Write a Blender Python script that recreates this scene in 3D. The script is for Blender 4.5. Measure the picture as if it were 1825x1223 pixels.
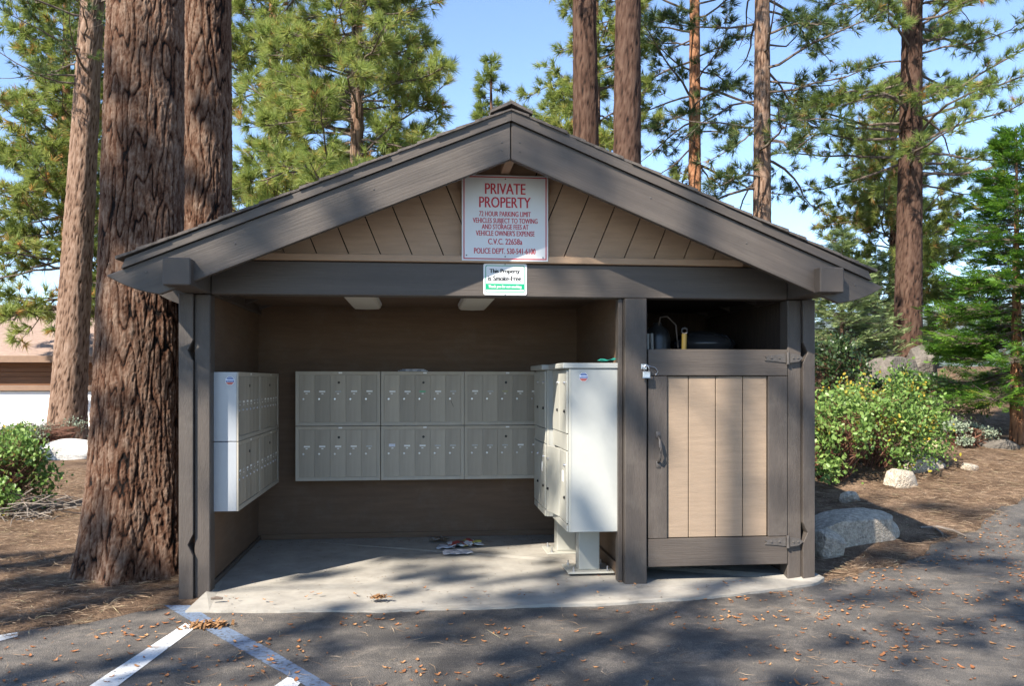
import bpy, bmesh, math, random
import numpy as np
from mathutils import Vector, Matrix, noise as mnoise
R = math.radians
for o in list(bpy.data.objects): bpy.data.objects.remove(o)
SC = bpy.context.scene
COL = SC.collection
# ------------------------------------------------------------------ camera, sky, sun, exposure
CAM = (-0.60, -6.13, 1.45); YAW = math.atan(164/1540.)
cd = bpy.data.cameras.new('camera'); cam = bpy.data.objects.new('camera', cd); COL.objects.link(cam)
cam.location = CAM; cam.rotation_euler = (R(90), 0, -YAW)
cd.sensor_width = 36; cd.lens = 36*1540/1825.; cd.shift_y = 67/1825.; cd.clip_end = 20000; cd.clip_start = .05
SC.camera = cam
SUN_AZ, SUN_EL = R(180+44), R(42)          # azimuth clockwise from +Y
S = Vector((math.sin(SUN_AZ)*math.cos(SUN_EL), math.cos(SUN_AZ)*math.cos(SUN_EL), math.sin(SUN_EL)))
W = bpy.data.worlds.new('World'); SC.world = W; W.use_nodes = True
wn = W.node_tree.nodes; bg = wn['Background']
sky = wn.new('ShaderNodeTexSky'); sky.sky_type = 'NISHITA'; sky.sun_disc = False
sky.sun_elevation = SUN_EL; sky.sun_rotation = SUN_AZ; sky.altitude = 1900; sky.air_density = 1.0; sky.dust_density = .12; sky.ozone_density = 3.0
W.node_tree.links.new(sky.outputs[0], bg.inputs[0]); bg.inputs[1].default_value = .125
sl = bpy.data.lights.new('sun', 'SUN'); sl.energy = 5.0; sl.angle = R(.53); sl.color = (1, .93, .82)
so = bpy.data.objects.new('sun', sl); COL.objects.link(so); so.rotation_euler = S.to_track_quat('Z', 'Y').to_euler()
SC.view_settings.view_transform = 'Standard'; SC.view_settings.look = 'None'; SC.view_settings.exposure = 1.38; SC.view_settings.gamma = 1
rnd = random.Random(7); rng = np.random.default_rng(7)
# ------------------------------------------------------------------ materials
MATS = {}
def mat(name, base, rough=.75, var=.15, scale=6, bump=.15, bscale=60, stretch=(1, 1, 1), metal=0, base2=None, detail=4, dist=.02, spec=.4, grime=0, roty=0):
    if name in MATS: return MATS[name]
    m = bpy.data.materials.new(name); m.use_nodes = True; nt = m.node_tree; N = nt.nodes; L = nt.links.new
    p = N['Principled BSDF']; p.inputs['Roughness'].default_value = rough; p.inputs['Metallic'].default_value = metal
    p.inputs['Specular IOR Level'].default_value = spec
    tc = N.new('ShaderNodeTexCoord'); mp = N.new('ShaderNodeMapping'); mp.inputs['Scale'].default_value = stretch; src = tc.outputs['Object']
    if roty:
        vr = N.new('ShaderNodeVectorRotate'); vr.rotation_type = 'Y_AXIS'; vr.inputs['Angle'].default_value = roty; L(src, vr.inputs['Vector']); src = vr.outputs[0]
    L(src, mp.inputs[0])
    n1 = N.new('ShaderNodeTexNoise'); n1.inputs['Scale'].default_value = scale; n1.inputs['Detail'].default_value = detail; n1.inputs['Roughness'].default_value = .65
    L(mp.outputs[0], n1.inputs['Vector'])
    cr = N.new('ShaderNodeValToRGB'); c2 = base2 or tuple(min(1, c*(1+var)) for c in base)
    cr.color_ramp.elements[0].color = (*[c*(1-var) for c in base], 1); cr.color_ramp.elements[1].color = (*c2, 1)
    cr.color_ramp.elements[0].position = .32; cr.color_ramp.elements[1].position = .68
    L(n1.outputs['Fac'], cr.inputs[0]); out = cr.outputs[0]
    if grime:
        n3 = N.new('ShaderNodeTexNoise'); n3.inputs['Scale'].default_value = 3.1; n3.inputs['Detail'].default_value = 8; n3.inputs['Roughness'].default_value = .75
        L(tc.outputs['Object'], n3.inputs['Vector'])
        r3 = N.new('ShaderNodeMapRange'); r3.inputs[1].default_value = .5; r3.inputs[2].default_value = .72; r3.inputs[4].default_value = grime
        L(n3.outputs['Fac'], r3.inputs[0]); mx = N.new('ShaderNodeMix'); mx.data_type = 'RGBA'
        L(r3.outputs[0], mx.inputs[0]); L(out, mx.inputs[6]); mx.inputs[7].default_value = (.17, .15, .125, 1); out = mx.outputs[2]
    L(out, p.inputs['Base Color'])
    if bump:
        n2 = N.new('ShaderNodeTexNoise'); n2.inputs['Scale'].default_value = bscale; n2.inputs['Detail'].default_value = 5
        L(mp.outputs[0], n2.inputs['Vector']); b = N.new('ShaderNodeBump'); b.inputs['Strength'].default_value = bump; b.inputs['Distance'].default_value = dist
        L(n2.outputs['Fac'], b.inputs['Height']); L(b.outputs[0], p.inputs['Normal'])
    MATS[name] = m; return m
def tint_mat(name, stops, rough=.6, transl=.3, bump=0, bstretch=(1, 1, 1), bscale=20, spec=.3, noise_amt=0):
    """colour from the per-face 'tint' attribute; some light passes through leaves"""
    m = bpy.data.materials.new(name); m.use_nodes = True; nt = m.node_tree; N = nt.nodes; L = nt.links.new
    p = N['Principled BSDF']; p.inputs['Roughness'].default_value = rough; p.inputs['Specular IOR Level'].default_value = spec
    at = N.new('ShaderNodeAttribute'); at.attribute_name = 'tint'; fac = at.outputs['Fac']
    tc = N.new('ShaderNodeTexCoord')
    if noise_amt:
        mp = N.new('ShaderNodeMapping'); mp.inputs['Scale'].default_value = bstretch; L(tc.outputs['Object'], mp.inputs[0])
        n1 = N.new('ShaderNodeTexNoise'); n1.inputs['Scale'].default_value = bscale; n1.inputs['Detail'].default_value = 6; n1.inputs['Roughness'].default_value = .7
        L(mp.outputs[0], n1.inputs['Vector'])
        ma = N.new('ShaderNodeMath'); ma.operation = 'MULTIPLY_ADD'; L(n1.outputs['Fac'], ma.inputs[0]); ma.inputs[1].default_value = noise_amt*2; ma.inputs[2].default_value = -noise_amt
        ad = N.new('ShaderNodeMath'); L(fac, ad.inputs[0]); L(ma.outputs[0], ad.inputs[1]); fac = ad.outputs[0]
        if bump:
            b = N.new('ShaderNodeBump'); b.inputs['Strength'].default_value = bump; b.inputs['Distance'].default_value = .03
            L(n1.outputs['Fac'], b.inputs['Height']); L(b.outputs[0], p.inputs['Normal'])
    cr = N.new('ShaderNodeValToRGB'); el = cr.color_ramp.elements
    while len(el) < len(stops): el.new(.5)
    for e, (pos, c) in zip(el, stops): e.position = pos; e.color = (*c, 1)
    L(fac, cr.inputs[0]); L(cr.outputs[0], p.inputs['Base Color'])
    if transl:
        tr = N.new('ShaderNodeBsdfTranslucent'); L(cr.outputs[0], tr.inputs[0])
        mx = N.new('ShaderNodeMixShader'); mx.inputs[0].default_value = transl
        L(p.outputs[0], mx.inputs[1]); L(tr.outputs[0], mx.inputs[2]); L(mx.outputs[0], N['Material Output'].inputs['Surface'])
    MATS[name] = m; return m
TRIM = mat('trim_paint', (.073, .059, .049), .58, .12, 3, .35, 38, (1, 1, 1), dist=.006)
TRIMR = {s_: mat('trim_paint_rake'+('_left' if s_ < 0 else '_right'), (.073, .059, .049), .5, .16, 5, .35, 16, (.25, 1, 5), dist=.006, roty=-s_*math.atan(.41), grime=.12) for s_ in (-1, 1)}
TRIMH = mat('trim_paint_sawn', (.073, .059, .049), .52, .14, 3, .4, 20, (.3, 1, 5), dist=.006, grime=.1)
TRIMV = mat('trim_paint_post', (.070, .057, .048), .56, .16, 3, .5, 26, (5, 5, .9), dist=.005, grime=.25)
PLANK = mat('door_plank_paint', (.26, .19, .132), .72, .10, 4, .4, 30, (1, 1, 9), dist=.004, grime=.15)
TAN = mat('tan_siding', (.385, .252, .16), .75, .09, 4, .4, 30, (1, 1, 9), dist=.004, grime=.08)
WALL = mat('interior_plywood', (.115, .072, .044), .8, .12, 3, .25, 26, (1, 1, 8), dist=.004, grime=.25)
STORE = mat('store_shade_boards', (.04, .026, .019), .9, .3, 5, .3, 20, (6, 6, 1))  # store interior shade put into the colour, near-black reddish brown
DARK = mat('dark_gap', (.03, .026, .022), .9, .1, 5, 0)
CONC = mat('concrete', (.31, .285, .245), .9, .16, 5, .35, 120, grime=.55, dist=.006, detail=9)
SHING = mat('shingle', (.10, .085, .075), .95, .35, 22, .6, 180, dist=.008)
ALU = mat('anodised_aluminium', (.37, .335, .272), .5, .07, 9, .12, 60, (1, 1, .12), metal=.0, dist=.002)
ALUD = mat('mailbox_door_metal', (.335, .30, .24), .5, .12, 14, .15, 70, (1, 1, .08), metal=.0, dist=.002, grime=.1)
_n = ALUD.node_tree; _oi = _n.nodes.new('ShaderNodeObjectInfo'); _mr = _n.nodes.new('ShaderNodeMapRange'); _mr.inputs[3].default_value = .84; _mr.inputs[4].default_value = 1.1; _n.links.new(_oi.outputs['Random'], _mr.inputs[0])
_src = _n.nodes['Principled BSDF'].inputs['Base Color'].links[0].from_socket; _vm = _n.nodes.new('ShaderNodeVectorMath'); _vm.operation = 'SCALE'; _n.links.new(_src, _vm.inputs[0]); _n.links.new(_mr.outputs[0], _vm.inputs['Scale']); _n.links.new(_vm.outputs[0], _n.nodes['Principled BSDF'].inputs['Base Color'])
ALUS = mat('mailbox_side_metal', (.36, .375, .395), .4, .05, 3, .05, 8, metal=.2, dist=.002)
CBU = mat('postal_grey_paint', (.40, .40, .37), .42, .05, 3, .06, 6, dist=.004, grime=.12)
CBUD = mat('postal_beige_paint', (.40, .39, .34), .42, .05, 3, .05, 30, dist=.002)
STEEL = mat('steel', (.55, .55, .56), .3, .1, 20, .1, 50, metal=.9)
IRON = mat('painted_iron', (.075, .066, .06), .5, .2, 20, .4, 60, dist=.004)
BLACK = mat('black_plastic', (.012, .012, .012), .5, .1, 9, 0)
WHITE = mat('white_enamel', (.68, .68, .67), .4, .02, 4, 0)
PAPER = mat('label_paper', (.80, .80, .77), .8, .15, 300, 0)
RED = mat('red_print', (.50, .02, .035), .5, .05, 8, 0)
GREEN = mat('green_print', (.0, .30, .14), .5, .05, 8, 0)
INK = mat('black_print', (.012, .012, .014), .5, .05, 8, 0)
BLUE = mat('blue_print', (.012, .06, .24), .4, .05, 8, 0)
DIFF = mat('diffuser', (.62, .60, .54), .35, .04, 6, 0)
YEL = mat('yellow_plastic', (.09, .065, .012), .5, .1, 9, 0)
TEAL = mat('teal_cloth', (.01, .22, .17), .8, .25, 30, .3, 90)
GRAN = mat('granite', (.43, .365, .285), .9, .45, 26, 1.0, 60, dist=.03, detail=9, grime=.3)
GRAND = mat('weathered_granite', (.125, .108, .09), .92, .35, 5, .9, 22, dist=.05, detail=9)
TANR = mat('tan_stone', (.47, .37, .22), .85, .12, 8, .3, 60)
STUCCO = mat('white_stucco', (.82, .82, .80), .85, .03, 4, .2, 60)
CEDARW = mat('stained_siding', (.17, .075, .032), .7, .25, 3, .4, 20, (.5, .5, 9), dist=.01)
HROOF = mat('house_shingle', (.27, .19, .15), .9, .2, 14, .5, 40, (.4, 1, 1), dist=.02)
FASC = mat('house_fascia', (.22, .14, .095), .8, .1, 6, .1, 30)
TWIG = mat('dead_twig', (.20, .165, .135), .85, .25, 20, .3, 60)
STEM = mat('red_stem', (.13, .055, .032), .7, .3, 20, .2, 60)
BRANCH = mat('branch_bark', (.12, .09, .07), .9, .35, 12, .6, 40, dist=.02)
CONE = mat('cone_scales', (.25, .13, .055), .8, .35, 60, .5, 90)
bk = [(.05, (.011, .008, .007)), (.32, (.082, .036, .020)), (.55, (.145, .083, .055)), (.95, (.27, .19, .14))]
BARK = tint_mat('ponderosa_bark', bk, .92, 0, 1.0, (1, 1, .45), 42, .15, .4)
BARKL = tint_mat('pale_bark', [(.05, (.035, .02, .014)), (.4, (.15, .09, .06)), (1, (.31, .22, .165))], .92, 0, .7, (1, 1, .35), 22, .15, .3)
BARKO = tint_mat('orange_bark', [(0, (.06, .03, .02)), (.4, (.25, .11, .055)), (1, (.38, .21, .12))], .92, 0, .7, (1, 1, .3), 16, .15, .3)
BARKD = tint_mat('dark_bark', [(0, (.012, .008, .007)), (.4, (.06, .032, .022)), (1, (.13, .082, .06))], .92, 0, .7, (1, 1, .3), 16, .15, .3)
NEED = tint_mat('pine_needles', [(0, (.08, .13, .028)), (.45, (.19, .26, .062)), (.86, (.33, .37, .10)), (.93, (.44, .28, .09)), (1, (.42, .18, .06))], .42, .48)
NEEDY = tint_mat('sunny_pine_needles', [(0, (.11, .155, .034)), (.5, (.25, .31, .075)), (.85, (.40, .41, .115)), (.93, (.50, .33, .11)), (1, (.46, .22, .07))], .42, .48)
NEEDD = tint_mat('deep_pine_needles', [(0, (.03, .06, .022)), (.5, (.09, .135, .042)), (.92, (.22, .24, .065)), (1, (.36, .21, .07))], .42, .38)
FIRM = tint_mat('fir_needles', [(0, (.11, .17, .06)), (.5, (.24, .31, .13)), (1, (.36, .43, .2))], .55, .35)
CEDM = tint_mat('cedar_sprays', [(0, (.03, .08, .012)), (.5, (.085, .19, .022)), (.9, (.17, .30, .035)), (1, (.34, .28, .05))], .5, .4)
MANZ = tint_mat('manzanita_leaves', [(0, (.07, .13, .03)), (.5, (.15, .25, .055)), (.82, (.25, .35, .10)), (.86, (.36, .33, .05)), (1, (.44, .29, .035))], .4, .35, spec=.3)
MANZD = tint_mat('dark_shrub_leaves', [(0, (.015, .035, .012)), (.6, (.04, .075, .022)), (1, (.09, .13, .04))], .4, .25, spec=.5)
SAGE = tint_mat('sage_leaves', [(0, (.16, .20, .13)), (1, (.33, .37, .27))], .7, .2)
LITT = tint_mat('fallen_scraps', [(0, (.20, .075, .03)), (.5, (.36, .15, .06)), (1, (.50, .27, .12))], .7, .15)
DRYN = tint_mat('dry_needles', [(0, (.07, .042, .026)), (.5, (.23, .145, .085)), (.92, (.46, .35, .235)), (1, (.16, .2, .06))], .7, .1)
# ------------------------------------------------------------------ mesh helpers
def tag(o, label=None, cat=None, group=None, kind=None):
    if label: o['label'] = label
    if cat: o['category'] = cat
    if group: o['group'] = group
    if kind: o['kind'] = kind
    return o
def link(name, me, parent=None, m=None, loc=(0, 0, 0)):
    o = bpy.data.objects.new(name, me); COL.objects.link(o); o.location = loc
    if parent: o.parent = parent
    if m and not me.materials: me.materials.append(m)
    return o
ORG = {}
def thing(name, label, cat, loc=(0, 0, 0), group=None):
    o = bpy.data.objects.new(name, None); COL.objects.link(o); o.location = loc; o.empty_display_size = .1
    ORG[o] = Vector(loc); return tag(o, label, cat, group)
def org(p):
    while p is not None:
        if p in ORG: return ORG[p]
        p = p.parent
    return Vector((0, 0, 0))
def bm_obj(name, bm, m, parent=None, smooth=False, rel=True):
    """bm in world coordinates; stored relative to the root of its thing"""
    me = bpy.data.meshes.new(name)
    if parent and rel: bmesh.ops.translate(bm, verts=bm.verts, vec=-org(parent))
    bm.normal_update(); bm.to_mesh(me); bm.free()
    if smooth: me.polygons.foreach_set('use_smooth', [True]*len(me.polygons))
    return link(name, me, parent, m)
def abox(bm, x0, x1, y0, y1, z0, z1, bev=.004, M=None):
    b = bmesh.new(); bmesh.ops.create_cube(b, size=1)
    for v in b.verts: v.co = Vector(((x0+x1)/2+v.co.x*(x1-x0), (y0+y1)/2+v.co.y*(y1-y0), (z0+z1)/2+v.co.z*(z1-z0)))
    if bev: bmesh.ops.bevel(b, geom=b.edges[:], offset=bev, segments=1, affect='EDGES')
    if M: b.transform(M)
    me = bpy.data.meshes.new('t'); b.to_mesh(me); b.free(); bm.from_mesh(me); bpy.data.meshes.remove(me)
def box(name, x0, x1, y0, y1, z0, z1, m, parent=None, bev=.004, M=None):
    bm = bmesh.new(); abox(bm, x0, x1, y0, y1, z0, z1, bev, M); return bm_obj(name, bm, m, parent)
def poly_prism(bm, pts, d0, d1, axis='y'):
    """pts (a,b) polygon extruded along axis from d0 to d1; axis y: (x,z)"""
    def P(a, b, d): return (a, d, b) if axis == 'y' else ((d, a, b) if axis == 'x' else (a, b, d))
    v0 = [bm.verts.new(P(a, b, d0)) for a, b in pts]; v1 = [bm.verts.new(P(a, b, d1)) for a, b in pts]
    n = len(pts); bm.faces.new(v0); bm.faces.new(v1[::-1])
    for i in range(n): bm.faces.new((v0[i], v1[i], v1[(i+1) % n], v0[(i+1) % n]))
    bmesh.ops.recalc_face_normals(bm, faces=bm.faces[:])
def prism(name, pts, d0, d1, m, parent=None, axis='y', bev=0):
    bm = bmesh.new(); poly_prism(bm, pts, d0, d1, axis)
    if bev: bmesh.ops.bevel(bm, geom=bm.edges[:], offset=bev, segments=1, affect='EDGES')
    return bm_obj(name, bm, m, parent)
def cyl(bm, p0, p1, r0, r1=None, n=12, caps=True):
    r1 = r0 if r1 is None else r1; p0 = Vector(p0); p1 = Vector(p1)
    q = (p1-p0).to_track_quat('Z', 'Y').to_matrix()
    a = [bm.verts.new(p0+q@Vector((math.cos(2*math.pi*i/n)*r0, math.sin(2*math.pi*i/n)*r0, 0))) for i in range(n)]
    b = [bm.verts.new(p1+q@Vector((math.cos(2*math.pi*i/n)*r1, math.sin(2*math.pi*i/n)*r1, 0))) for i in range(n)]
    for i in range(n): bm.faces.new((a[i], a[(i+1) % n], b[(i+1) % n], b[i]))
    if caps: bm.faces.new(a[::-1]); bm.faces.new(b)
def tube(bm, pts, rad, n=6):
    rings = []; pts = [Vector(p) for p in pts]
    for i, p in enumerate(pts):
        d = (pts[min(i+1, len(pts)-1)]-pts[max(i-1, 0)]).normalized(); q = d.to_track_quat('Z', 'Y').to_matrix()
        r = rad[i] if hasattr(rad, '__len__') else rad
        rings.append([bm.verts.new(p+q@Vector((math.cos(6.2832*k/n)*r, math.sin(6.2832*k/n)*r, 0))) for k in range(n)])
    for a, b in zip(rings, rings[1:]):
        for k in range(n): bm.faces.new((a[k], a[(k+1) % n], b[(k+1) % n], b[k]))
    bm.faces.new(rings[0][::-1]); bm.faces.new(rings[-1])
def np_mesh(name, V, F, tint=None, smooth=False):
    V = np.asarray(V, np.float32).reshape(-1, 3); F = np.asarray(F, np.int32); k = F.shape[1]
    me = bpy.data.meshes.new(name); me.vertices.add(len(V)); me.vertices.foreach_set('co', V.ravel())
    me.loops.add(F.size); me.loops.foreach_set('vertex_index', F.ravel())
    me.polygons.add(len(F)); me.polygons.foreach_set('loop_start', np.arange(0, F.size, k, dtype=np.int32))
    if smooth: me.polygons.foreach_set('use_smooth', np.ones(len(F), bool))
    if tint is not None:
        a = me.attributes.new('tint', 'FLOAT', 'POINT'); a.data.foreach_set('value', np.asarray(tint, np.float32))
    me.update(calc_edges=True); me.validate(); return me
def text_bm(txt, x0, x1, z0, z1, y, bold=.18):
    """flat lettering facing -Y that fills the given rectangle"""
    cu = bpy.data.curves.new('txt', 'FONT'); cu.body = txt; cu.resolution_u = 3
    o = bpy.data.objects.new('txt', cu); me = bpy.data.meshes.new_from_object(o)
    bpy.data.objects.remove(o); bm = bmesh.new(); bm.from_mesh(me); bpy.data.meshes.remove(me)
    xs = [v.co.x for v in bm.verts]; ys = [v.co.y for v in bm.verts]; a, b, c, d = min(xs), max(xs), min(ys), max(ys)
    if txt[:3].upper() == txt[:3]: c, d = 0, .70             # capitals: fit cap height, let a J hang
    for v in bm.verts: v.co = Vector((x0+(v.co.x-a)/(b-a)*(x1-x0), y, z0+(v.co.y-c)/(d-c)*(z1-z0)))
    n0 = bm.verts[:]; f0 = bm.faces[:]; b = .0042*(z1-z0)/.03*bold                   # heavier strokes: the outline repeated a hair to each side
    for k, dx in enumerate((-b, b)):
        d = bmesh.ops.duplicate(bm, geom=n0+f0)['geom']
        for v in d:
            if isinstance(v, bmesh.types.BMVert): v.co.x += dx; v.co.y -= .00012*(k+1)
    return bm
def hgt(x, y):
    x = np.asarray(x, float); y = np.asarray(y, float)
    w = np.clip((x-2.0)/2.4, 0, 1); w = w*w*(3-2*w)
    t = y+.1*x-1.0; t = np.where(t > 0, t, 0)
    rise = .108*np.minimum(t, 17)-.10*np.clip(t-24, 0, 200)
    und = .05*np.sin(x*.7+1)*np.cos(y*.55)*np.clip((np.abs(x)-3.0)/3, 0, 1)
    far = -.05*np.clip(np.hypot(x, y)-45, 0, 400)
    return -.045+w*rise+und*(t > 0)+far*(1-w)
def ray(u, v):
    a = (u-912)/1540.; b = -(v-678)/1540.; s, c = math.sin(YAW), math.cos(YAW); return np.array([a*c+s, -a*s+c, b])
def ground_at(u, v):
    """where a line of sight of the survey meets the terrain"""
    d = ray(u, v); C = np.array(CAM)
    for t in np.arange(3, 60, .02):
        p = C+d*t
        if p[2] < hgt(p[0], p[1]): return Vector(p)
    return Vector(C+d*25)
def at_depth(u, v, D): return Vector(np.array(CAM)+ray(u, v)*D)
# ------------------------------------------------------------------ ground, road, slab, mountain
def spaced(lo, hi, core0, core1, step, grow):
    a = list(np.arange(core0, core1, step)); s = step; p = a[-1]
    while p < hi: s *= grow; p += s; a.append(p)
    s = step; p = a[0]; pre = []
    while p > lo: s *= grow; p -= s; pre.append(p)
    return np.array(pre[::-1]+a)
gx = spaced(-4000, 4000, -8, 12, .13, 1.16); gy = spaced(-60, 6000, -2.5, 15, .13, 1.16)
X, Y = np.meshgrid(gx, gy); Z = hgt(X, Y)
fine = .022*np.sin(X*3.1+np.sin(Y*2.3)*1.5)*np.sin(Y*2.7+np.cos(X*1.9)*2)
away = np.clip((Y-.3)*2+np.clip(np.abs(X)-2.6, 0, 1)*2, 0, 1)*(np.hypot(X, Y) < 40)
Z = Z+(fine+.012)*away
_e = np.interp(X, [-60, -12, -6, -4.2, -3.07, -2.55, -2.2, -1, 1.5, 2.1, 2.56, 2.99, 3.67, 4.16, 4.75, 6.01, 7.35, 10, 16, 40], [-2.6, -2.2, -1.5, -1.02, -.74, -.45, -.3, .3, .3, -.1, .06, .35, .86, 1.2, 1.68, 2.7, 3.8, 6.4, 13, 40])
_t = np.clip((_e+.02-Y)/.14, 0, 1)
Z = np.where(_t > 0, hgt(X, Y)+.016-.09*_t, Z)       # bed of the road
nx, ny = len(gx), len(gy); idx = np.arange(nx*ny).reshape(ny, nx)
F = np.stack([idx[:-1, :-1], idx[:-1, 1:], idx[1:, 1:], idx[1:, :-1]], -1).reshape(-1, 4)
m = bpy.data.materials.new('needle_duff'); m.use_nodes = True; N = m.node_tree.nodes; L = m.node_tree.links.new
p = N['Principled BSDF']; p.inputs['Roughness'].default_value = .95; p.inputs['Specular IOR Level'].default_value = .1
tc = N.new('ShaderNodeTexCoord'); n1 = N.new('ShaderNodeTexNoise'); n1.inputs['Scale'].default_value = 2.2; n1.inputs['Detail'].default_value = 10; n1.inputs['Roughness'].default_value = .72
n2 = N.new('ShaderNodeTexNoise'); n2.inputs['Scale'].default_value = 45; n2.inputs['Detail'].default_value = 6; n2.inputs['Distortion'].default_value = 2.5
L(tc.outputs['Object'], n1.inputs['Vector']); L(tc.outputs['Object'], n2.inputs['Vector'])
c1 = N.new('ShaderNodeValToRGB'); e = c1.color_ramp.elements; e[0].color = (.085, .058, .042, 1); e[1].color = (.33, .245, .18, 1); e[0].position = .34; e[1].position = .66
c2 = N.new('ShaderNodeValToRGB'); e = c2.color_ramp.elements; e[0].color = (.40, .36, .33, 1); e[1].color = (1.35, 1.22, 1.08, 1); e[0].position = .35; e[1].position = .66
L(n1.outputs['Fac'], c1.inputs[0]); L(n2.outputs['Fac'], c2.inputs[0])
mx = N.new('ShaderNodeMix'); mx.data_type = 'RGBA'; mx.blend_type = 'MULTIPLY'; mx.inputs[0].default_value = 1; L(c1.outputs[0], mx.inputs[6]); L(c2.outputs[0], mx.inputs[7]); L(mx.outputs[2], p.inputs['Base Color'])
b = N.new('ShaderNodeBump'); b.inputs['Strength'].default_value = .9; b.inputs['Distance'].default_value = .03; L(n2.outputs['Fac'], b.inputs['Height']); L(b.outputs[0], p.inputs['Normal'])
DUFF = m
ground = link('ground', np_mesh('ground', np.stack([X, Y, Z], -1).reshape(-1, 3), F, smooth=True), None, DUFF); tag(ground, kind='structure')
# asphalt
m = bpy.data.materials.new('asphalt'); m.use_nodes = True; N = m.node_tree.nodes; L = m.node_tree.links.new
p = N['Principled BSDF']; p.inputs['Roughness'].default_value = .82; p.inputs['Specular IOR Level'].default_value = .35
tc = N.new('ShaderNodeTexCoord')
def nz(s, d, r=.6, dist=0):
    n = N.new('ShaderNodeTexNoise'); n.inputs['Scale'].default_value = s; n.inputs['Detail'].default_value = d; n.inputs['Roughness'].default_value = r; n.inputs['Distortion'].default_value = dist
    L(tc.outputs['Object'], n.inputs['Vector']); return n.outputs['Fac']
def ramp(f, stops):
    c = N.new('ShaderNodeValToRGB'); el = c.color_ramp.elements
    while len(el) < len(stops): el.new(.5)
    for q, (a, col) in zip(el, stops): q.position = a; q.color = (*col, 1)
    L(f, c.inputs[0]); return c.outputs[0]
def mixc(a, b, f, mode='MIX'):
    x = N.new('ShaderNodeMix'); x.data_type = 'RGBA'; x.blend_type = mode
    if isinstance(f, float): x.inputs[0].default_value = f
    else: L(f, x.inputs[0])
    L(a, x.inputs[6]); L(b, x.inputs[7]); return x.outputs[2]
basec = ramp(nz(1.3, 7, .7), [(.3, (.056, .051, .047)), (.7, (.135, .121, .107))])
grain = ramp(nz(210, 3, .7), [(.36, (.45, .45, .45)), (.6, (1.25, 1.25, 1.25)), (.74, (3.2, 3.1, 2.9))])
wear = ramp(nz(5, 9, .75, .6), [(.45, (.9, .9, .9)), (.72, (1.9, 1.8, 1.66))])
c = mixc(mixc(basec, grain, 1., 'MULTIPLY'), wear, 1., 'MULTIPLY'); L(c, p.inputs['Base Color'])
vo = N.new('ShaderNodeTexVoronoi'); vo.inputs['Scale'].default_value = 150; L(tc.outputs['Object'], vo.inputs['Vector'])
b = N.new('ShaderNodeBump'); b.inputs['Strength'].default_value = .7; b.inputs['Distance'].default_value = .006; L(vo.outputs['Distance'], b.inputs['Height']); L(b.outputs[0], p.inputs['Normal'])
ASPH = m
EDGE = [(-60, -2.6), (-12, -2.2), (-6, -1.5), (-4.2, -1.02), (-3.07, -.74), (-2.55, -.45), (-2.2, -.3), (-1, .3), (1.5, .3), (2.1, -.1), (2.56, .06), (2.99, .35), (3.67, .86), (4.16, 1.2), (4.75, 1.68), (6.01, 2.7), (7.35, 3.8), (10, 6.4), (16, 13), (40, 40)]
ex = np.array([e[0] for e in EDGE]); ey = np.array([e[1] for e in EDGE])
def edge_y(x): return np.interp(x, ex, ey)+.05*np.sin(x*5.1)+.03*np.sin(x*13+1)+.012*np.sin(x*41)
ax = spaced(-60, 40, -6, 9, .035, 1.15); rows = np.concatenate([[0, .02, .05], np.linspace(.1, 3, 34), [4, 6, 10, 18, 30, 50]])
AX, RR = np.meshgrid(ax, rows); AY = edge_y(AX)-RR
AZ = hgt(AX, AY)+.009+.004*np.sin(AX*1.7)*np.sin(AY*2.1); AZ[0] -= .03
idx = np.arange(AX.size).reshape(AX.shape)
F = np.stack([idx[:-1, :-1], idx[1:, :-1], idx[1:, 1:], idx[:-1, 1:]], -1).reshape(-1, 4)
road = link('road', np_mesh('road', np.stack([AX, AY, AZ], -1).reshape(-1, 3), F, smooth=True), None, ASPH); tag(road, kind='structure')
def painted(name, pts, col, worn):
    """paint strip lying on the asphalt; pts are left/right edge pairs"""
    mm = MATS.get(name+str(col)) 
    if not mm:
        mm = mat(name+str(col), col, .75, .12, 30, .5, 150, dist=.004); n = mm.node_tree; NN = n.nodes; LL = n.links.new
        t = NN.new('ShaderNodeTexNoise'); t.inputs['Scale'].default_value = 38; t.inputs['Detail'].default_value = 8; t.inputs['Roughness'].default_value = .75
        q = NN.new('ShaderNodeTexCoord'); LL(q.outputs['Object'], t.inputs['Vector'])
        rr = NN.new('ShaderNodeMapRange'); rr.inputs[1].default_value = worn; rr.inputs[2].default_value = worn+.06; LL(t.outputs['Fac'], rr.inputs[0])
        x = NN.new('ShaderNodeMix'); x.data_type = 'RGBA'; LL(rr.outputs[0], x.inputs[0])
        src = NN['Principled BSDF'].inputs['Base Color'].links[0].from_socket; LL(src, x.inputs[6]); x.inputs[7].default_value = (.07, .07, .072, 1); LL(x.outputs[2], NN['Principled BSDF'].inputs['Base Color'])
    V = []; n = 24
    for i in range(len(pts)-1):
        (a, b), (c2, d) = pts[i], pts[i+1]
        for k in range(n+(i == len(pts)-2)):
            f = k/n
            for q0, q1 in ((a, c2), (b, d)):
                V.append((q0[0]+(q1[0]-q0[0])*f, q0[1]+(q1[1]-q0[1])*f))
    V = np.array(V); z = hgt(V[:, 0], V[:, 1])+.0125+.004*np.sin(V[:, 0]*1.7)*np.sin(V[:, 1]*2.1)
    F = [(2*i, 2*i+1, 2*i+3, 2*i+2) for i in range(len(V)//2-1)]
    return link(name, np_mesh(name, np.column_stack([V, z]), F), road, mm)
def gp(u, v): q = ground_at(u, v); return (q.x, q.y)
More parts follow.
